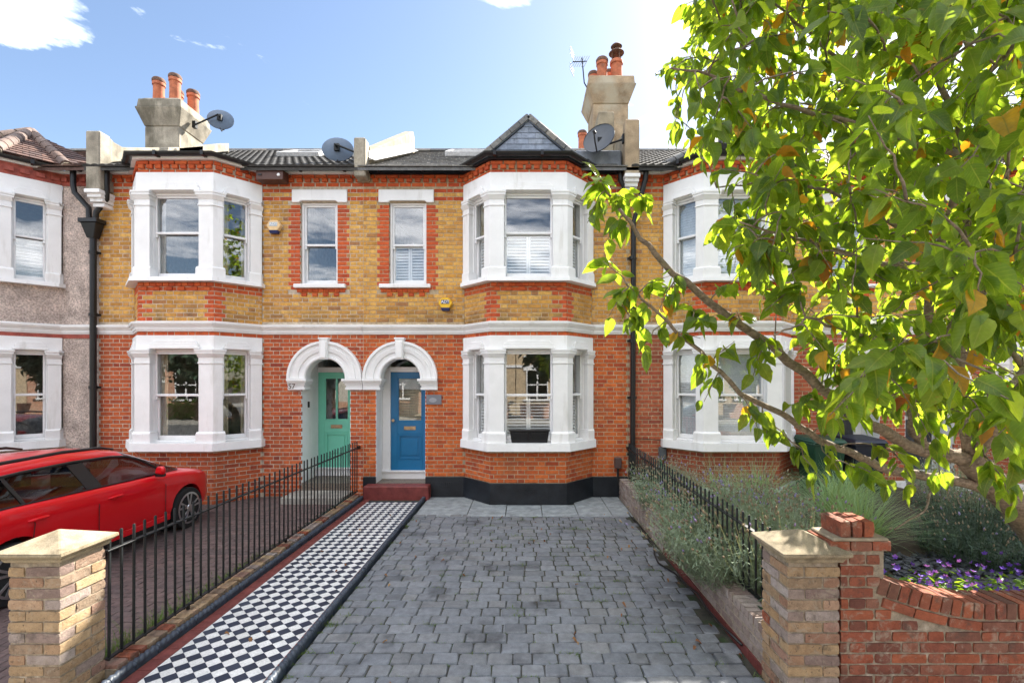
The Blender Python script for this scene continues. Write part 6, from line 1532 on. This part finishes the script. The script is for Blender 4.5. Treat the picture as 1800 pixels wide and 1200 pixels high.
# trees across the street, mirrored in the panes
pmat('far_bark', [(.12, .08, .055), (.18, .12, .08)], nscale=10, rough=.9)
def street_tree(x, y, h, cr, label, seed):
    r = random.Random(seed); root = thing('street_tree', (x, y, 0), label, 'tree', 'trees across the street'); m = MB(); m.tube([(x, y, -.1), (x + .1, y, h * .3), (x, y, h * .6)], [.3, .24, .12], 10)
    for i in range(6): a = i * 1.05; m.tube([(x, y, h * .4), (x + cr * .5 * math.cos(a), y + cr * .5 * math.sin(a), h * .6), (x + cr * .8 * math.cos(a), y + cr * .8 * math.sin(a), h * .75)], [.1, .06, .03], 6)
    m.build('trunk', 'far_bark', root, smooth='all', recalc=False); c = MB()
    for i in range(2600):
        u = Vector((r.gauss(0, 1), r.gauss(0, 1), r.gauss(0, 1))).normalized() * r.uniform(.55, 1); u *= 1 + .25 * math.sin(u.x * 5 + seed) * math.cos(u.z * 6); q = Vector((x + u.x * cr, y + u.y * cr, h * .68 + u.z * h * .34)); T = Matrix.Translation(q) @ rot_to((r.gauss(0, 1), r.gauss(0, 1), -.3), r.uniform(-1, 1)) @ Matrix.Scale(r.uniform(.25, .5), 4); k = r.randrange(6); c.add([T @ Vector(v) for v in LEAVES[k][0][:30:1]][:30], LEAVES[k][1][:18])
    c.build('crown', 'dark_leaf', root, recalc=False, smooth='all')
street_tree(-18.2, -9.2, 6.2, 2.8, 'big tree across the street mirrored in the bay of the green-doored house', 3); street_tree(1.7, -9.2, 6.5, 1.8, 'small tree across the street mirrored in the middle bay', 4); street_tree(-25.5, -9, 8, 2.6, 'far tree across the street mirrored in the roughcast house window', 6)
street_tree(-6.6, -9.1, 5.6, 1.7, 'small unseen tree added across the street to darken the reflection in the blue door', 7); street_tree(-11.9, -9.1, 5.8, 1.8, 'small unseen tree added across the street to darken the reflection in the green door', 9); street_tree(12.6, -9.1, 5.4, 1.5, 'small tree across the street mirrored behind the cherry', 10)  # the trees facing the two front doors are added to darken their pane reflections
hd = thing('hedge', (-17.5, -10.1, 0), 'clipped green hedge across the street mirrored in the bay of the green-doored house', 'hedge'); hb = MB(); r = random.Random(44)
for i in range(1500):
    q = Vector((r.uniform(-20.5, -14.5), -10.0 + r.gauss(0, .25), r.uniform(0, 1.2))); T = Matrix.Translation(q) @ rot_to((r.gauss(0, 1), 1, r.gauss(.3, 1)), r.uniform(-1, 1)) @ Matrix.Scale(r.uniform(.1, .2), 4); k = r.randrange(6); hb.add([T @ Vector(v) for v in LEAVES[k][0][:30]], LEAVES[k][1][:18])
hb.build('foliage', 'bright_leaf', hd, recalc=False, smooth='all')
# ------------------------------------------------------------------ across the street: what the windows mirror and what throws light back
def far_brick(name, c1, c2, mo):
    t = NT(name); b = t.n('ShaderNodeTexBrick'); mp = t.n('ShaderNodeMapping'); mp.inputs['Rotation'].default_value = (rad(90), 0, 0); t.l(t.pos(), mp.inputs[0]); t.l(mp.outputs[0], b.inputs['Vector'])
    b.inputs['Color1'].default_value = (*c1, 1); b.inputs['Color2'].default_value = (*c2, 1); b.inputs['Mortar'].default_value = (*mo, 1); b.inputs['Scale'].default_value = 1.0; b.inputs['Brick Width'].default_value = .24; b.inputs['Row Height'].default_value = .079; b.inputs['Mortar Size'].default_value = .012
    t.bsdf(b.outputs[0], .9); M[name] = t.m
far_brick('far_tan', (.46, .33, .19), (.54, .40, .24), (.5, .43, .33)); far_brick('far_red', (.42, .16, .085), (.48, .20, .11), (.5, .43, .33))
pmat('far_render', [(.62, .58, .50)], rough=.9)
def opposite(x0, w, mat, lab):
    y = -15.0; r = thing('opposite_house', (x0 + w / 2, y - 3, 0), lab, 'house', 'houses across the street')
    m = MB(); m.box(x0, x0 + w, y - 7, y, -.16, 6.2); m.build('wall', mat, r)
    m = MB(); m.hexa([(x0 - .1, y + .3, 6.2), (x0 + w + .1, y + .3, 6.2), (x0 + w + .1, y - 7.2, 6.2), (x0 - .1, y - 7.2, 6.2)], [(x0 - .1, y - 3.3, 8.6), (x0 + w + .1, y - 3.3, 8.6), (x0 + w + .1, y - 3.6, 8.6), (x0 - .1, y - 3.6, 8.6)]); m.build('roof', 'clay_tile', r)
    for (u, z0, z1, ww) in ((.7, .95, 2.9, 1.5), (3.1, .95, 2.9, 1.4), (.7, 3.9, 5.5, 1.3), (3.2, 3.9, 5.5, 1.0)):
        a, b = x0 + u, x0 + u + ww
        m = MB(); m.box(a - .18, b + .18, y, y + .06, z1, z1 + .3); m.box(a - .18, b + .18, y, y + .10, z0 - .12, z0)
        for p, q in ((a, a + .08), (b - .08, b), ((a + b) / 2 - .05, (a + b) / 2 + .05)): m.box(p, q, y, y + .05, z0, z1)
        m.box(a + .08, b - .08, y, y + .05, (z0 + z1) / 2 - .04, (z0 + z1) / 2 + .04); wf = m.build('window', 'white_paint', r)
        m = MB(); m.box(a + .06, b - .06, y + .004, y + .02, z0, z1); m.build('pane', 'car_glass', wf)
    m = MB(); m.box(x0, x0 + w, y + .002, y + .07, 3.1, 3.28); m.build('string_course', 'white_paint', r)
    m = MB(); m.box(x0 + .3, x0 + w - .3, -10.5, -10.28, -.16, .85); m.build('front_wall', 'far_red', r)
for i, (x, mt, nm) in enumerate(((-24.5, 'far_red', 'red brick house across the street, mirrored in the roughcast house window'), (-18.5, 'far_render', 'pale rendered house across the street, mirrored in the bay of the green-doored house'), (-12.5, 'far_red', 'red brick house across the street, west of the tan pair'), (-6.5, 'far_tan', 'tan brick house across the street opposite the green door'), (-.5, 'far_tan', 'tan brick house across the street opposite the drive'), (5.5, 'far_red', 'red brick house across the street opposite the cherry tree'), (11.5, 'far_tan', 'tan brick house across the street beyond the cherry tree'), (17.5, 'far_red', 'last red brick house across the street to the east'))): opposite(x, 5.95, mt, nm)
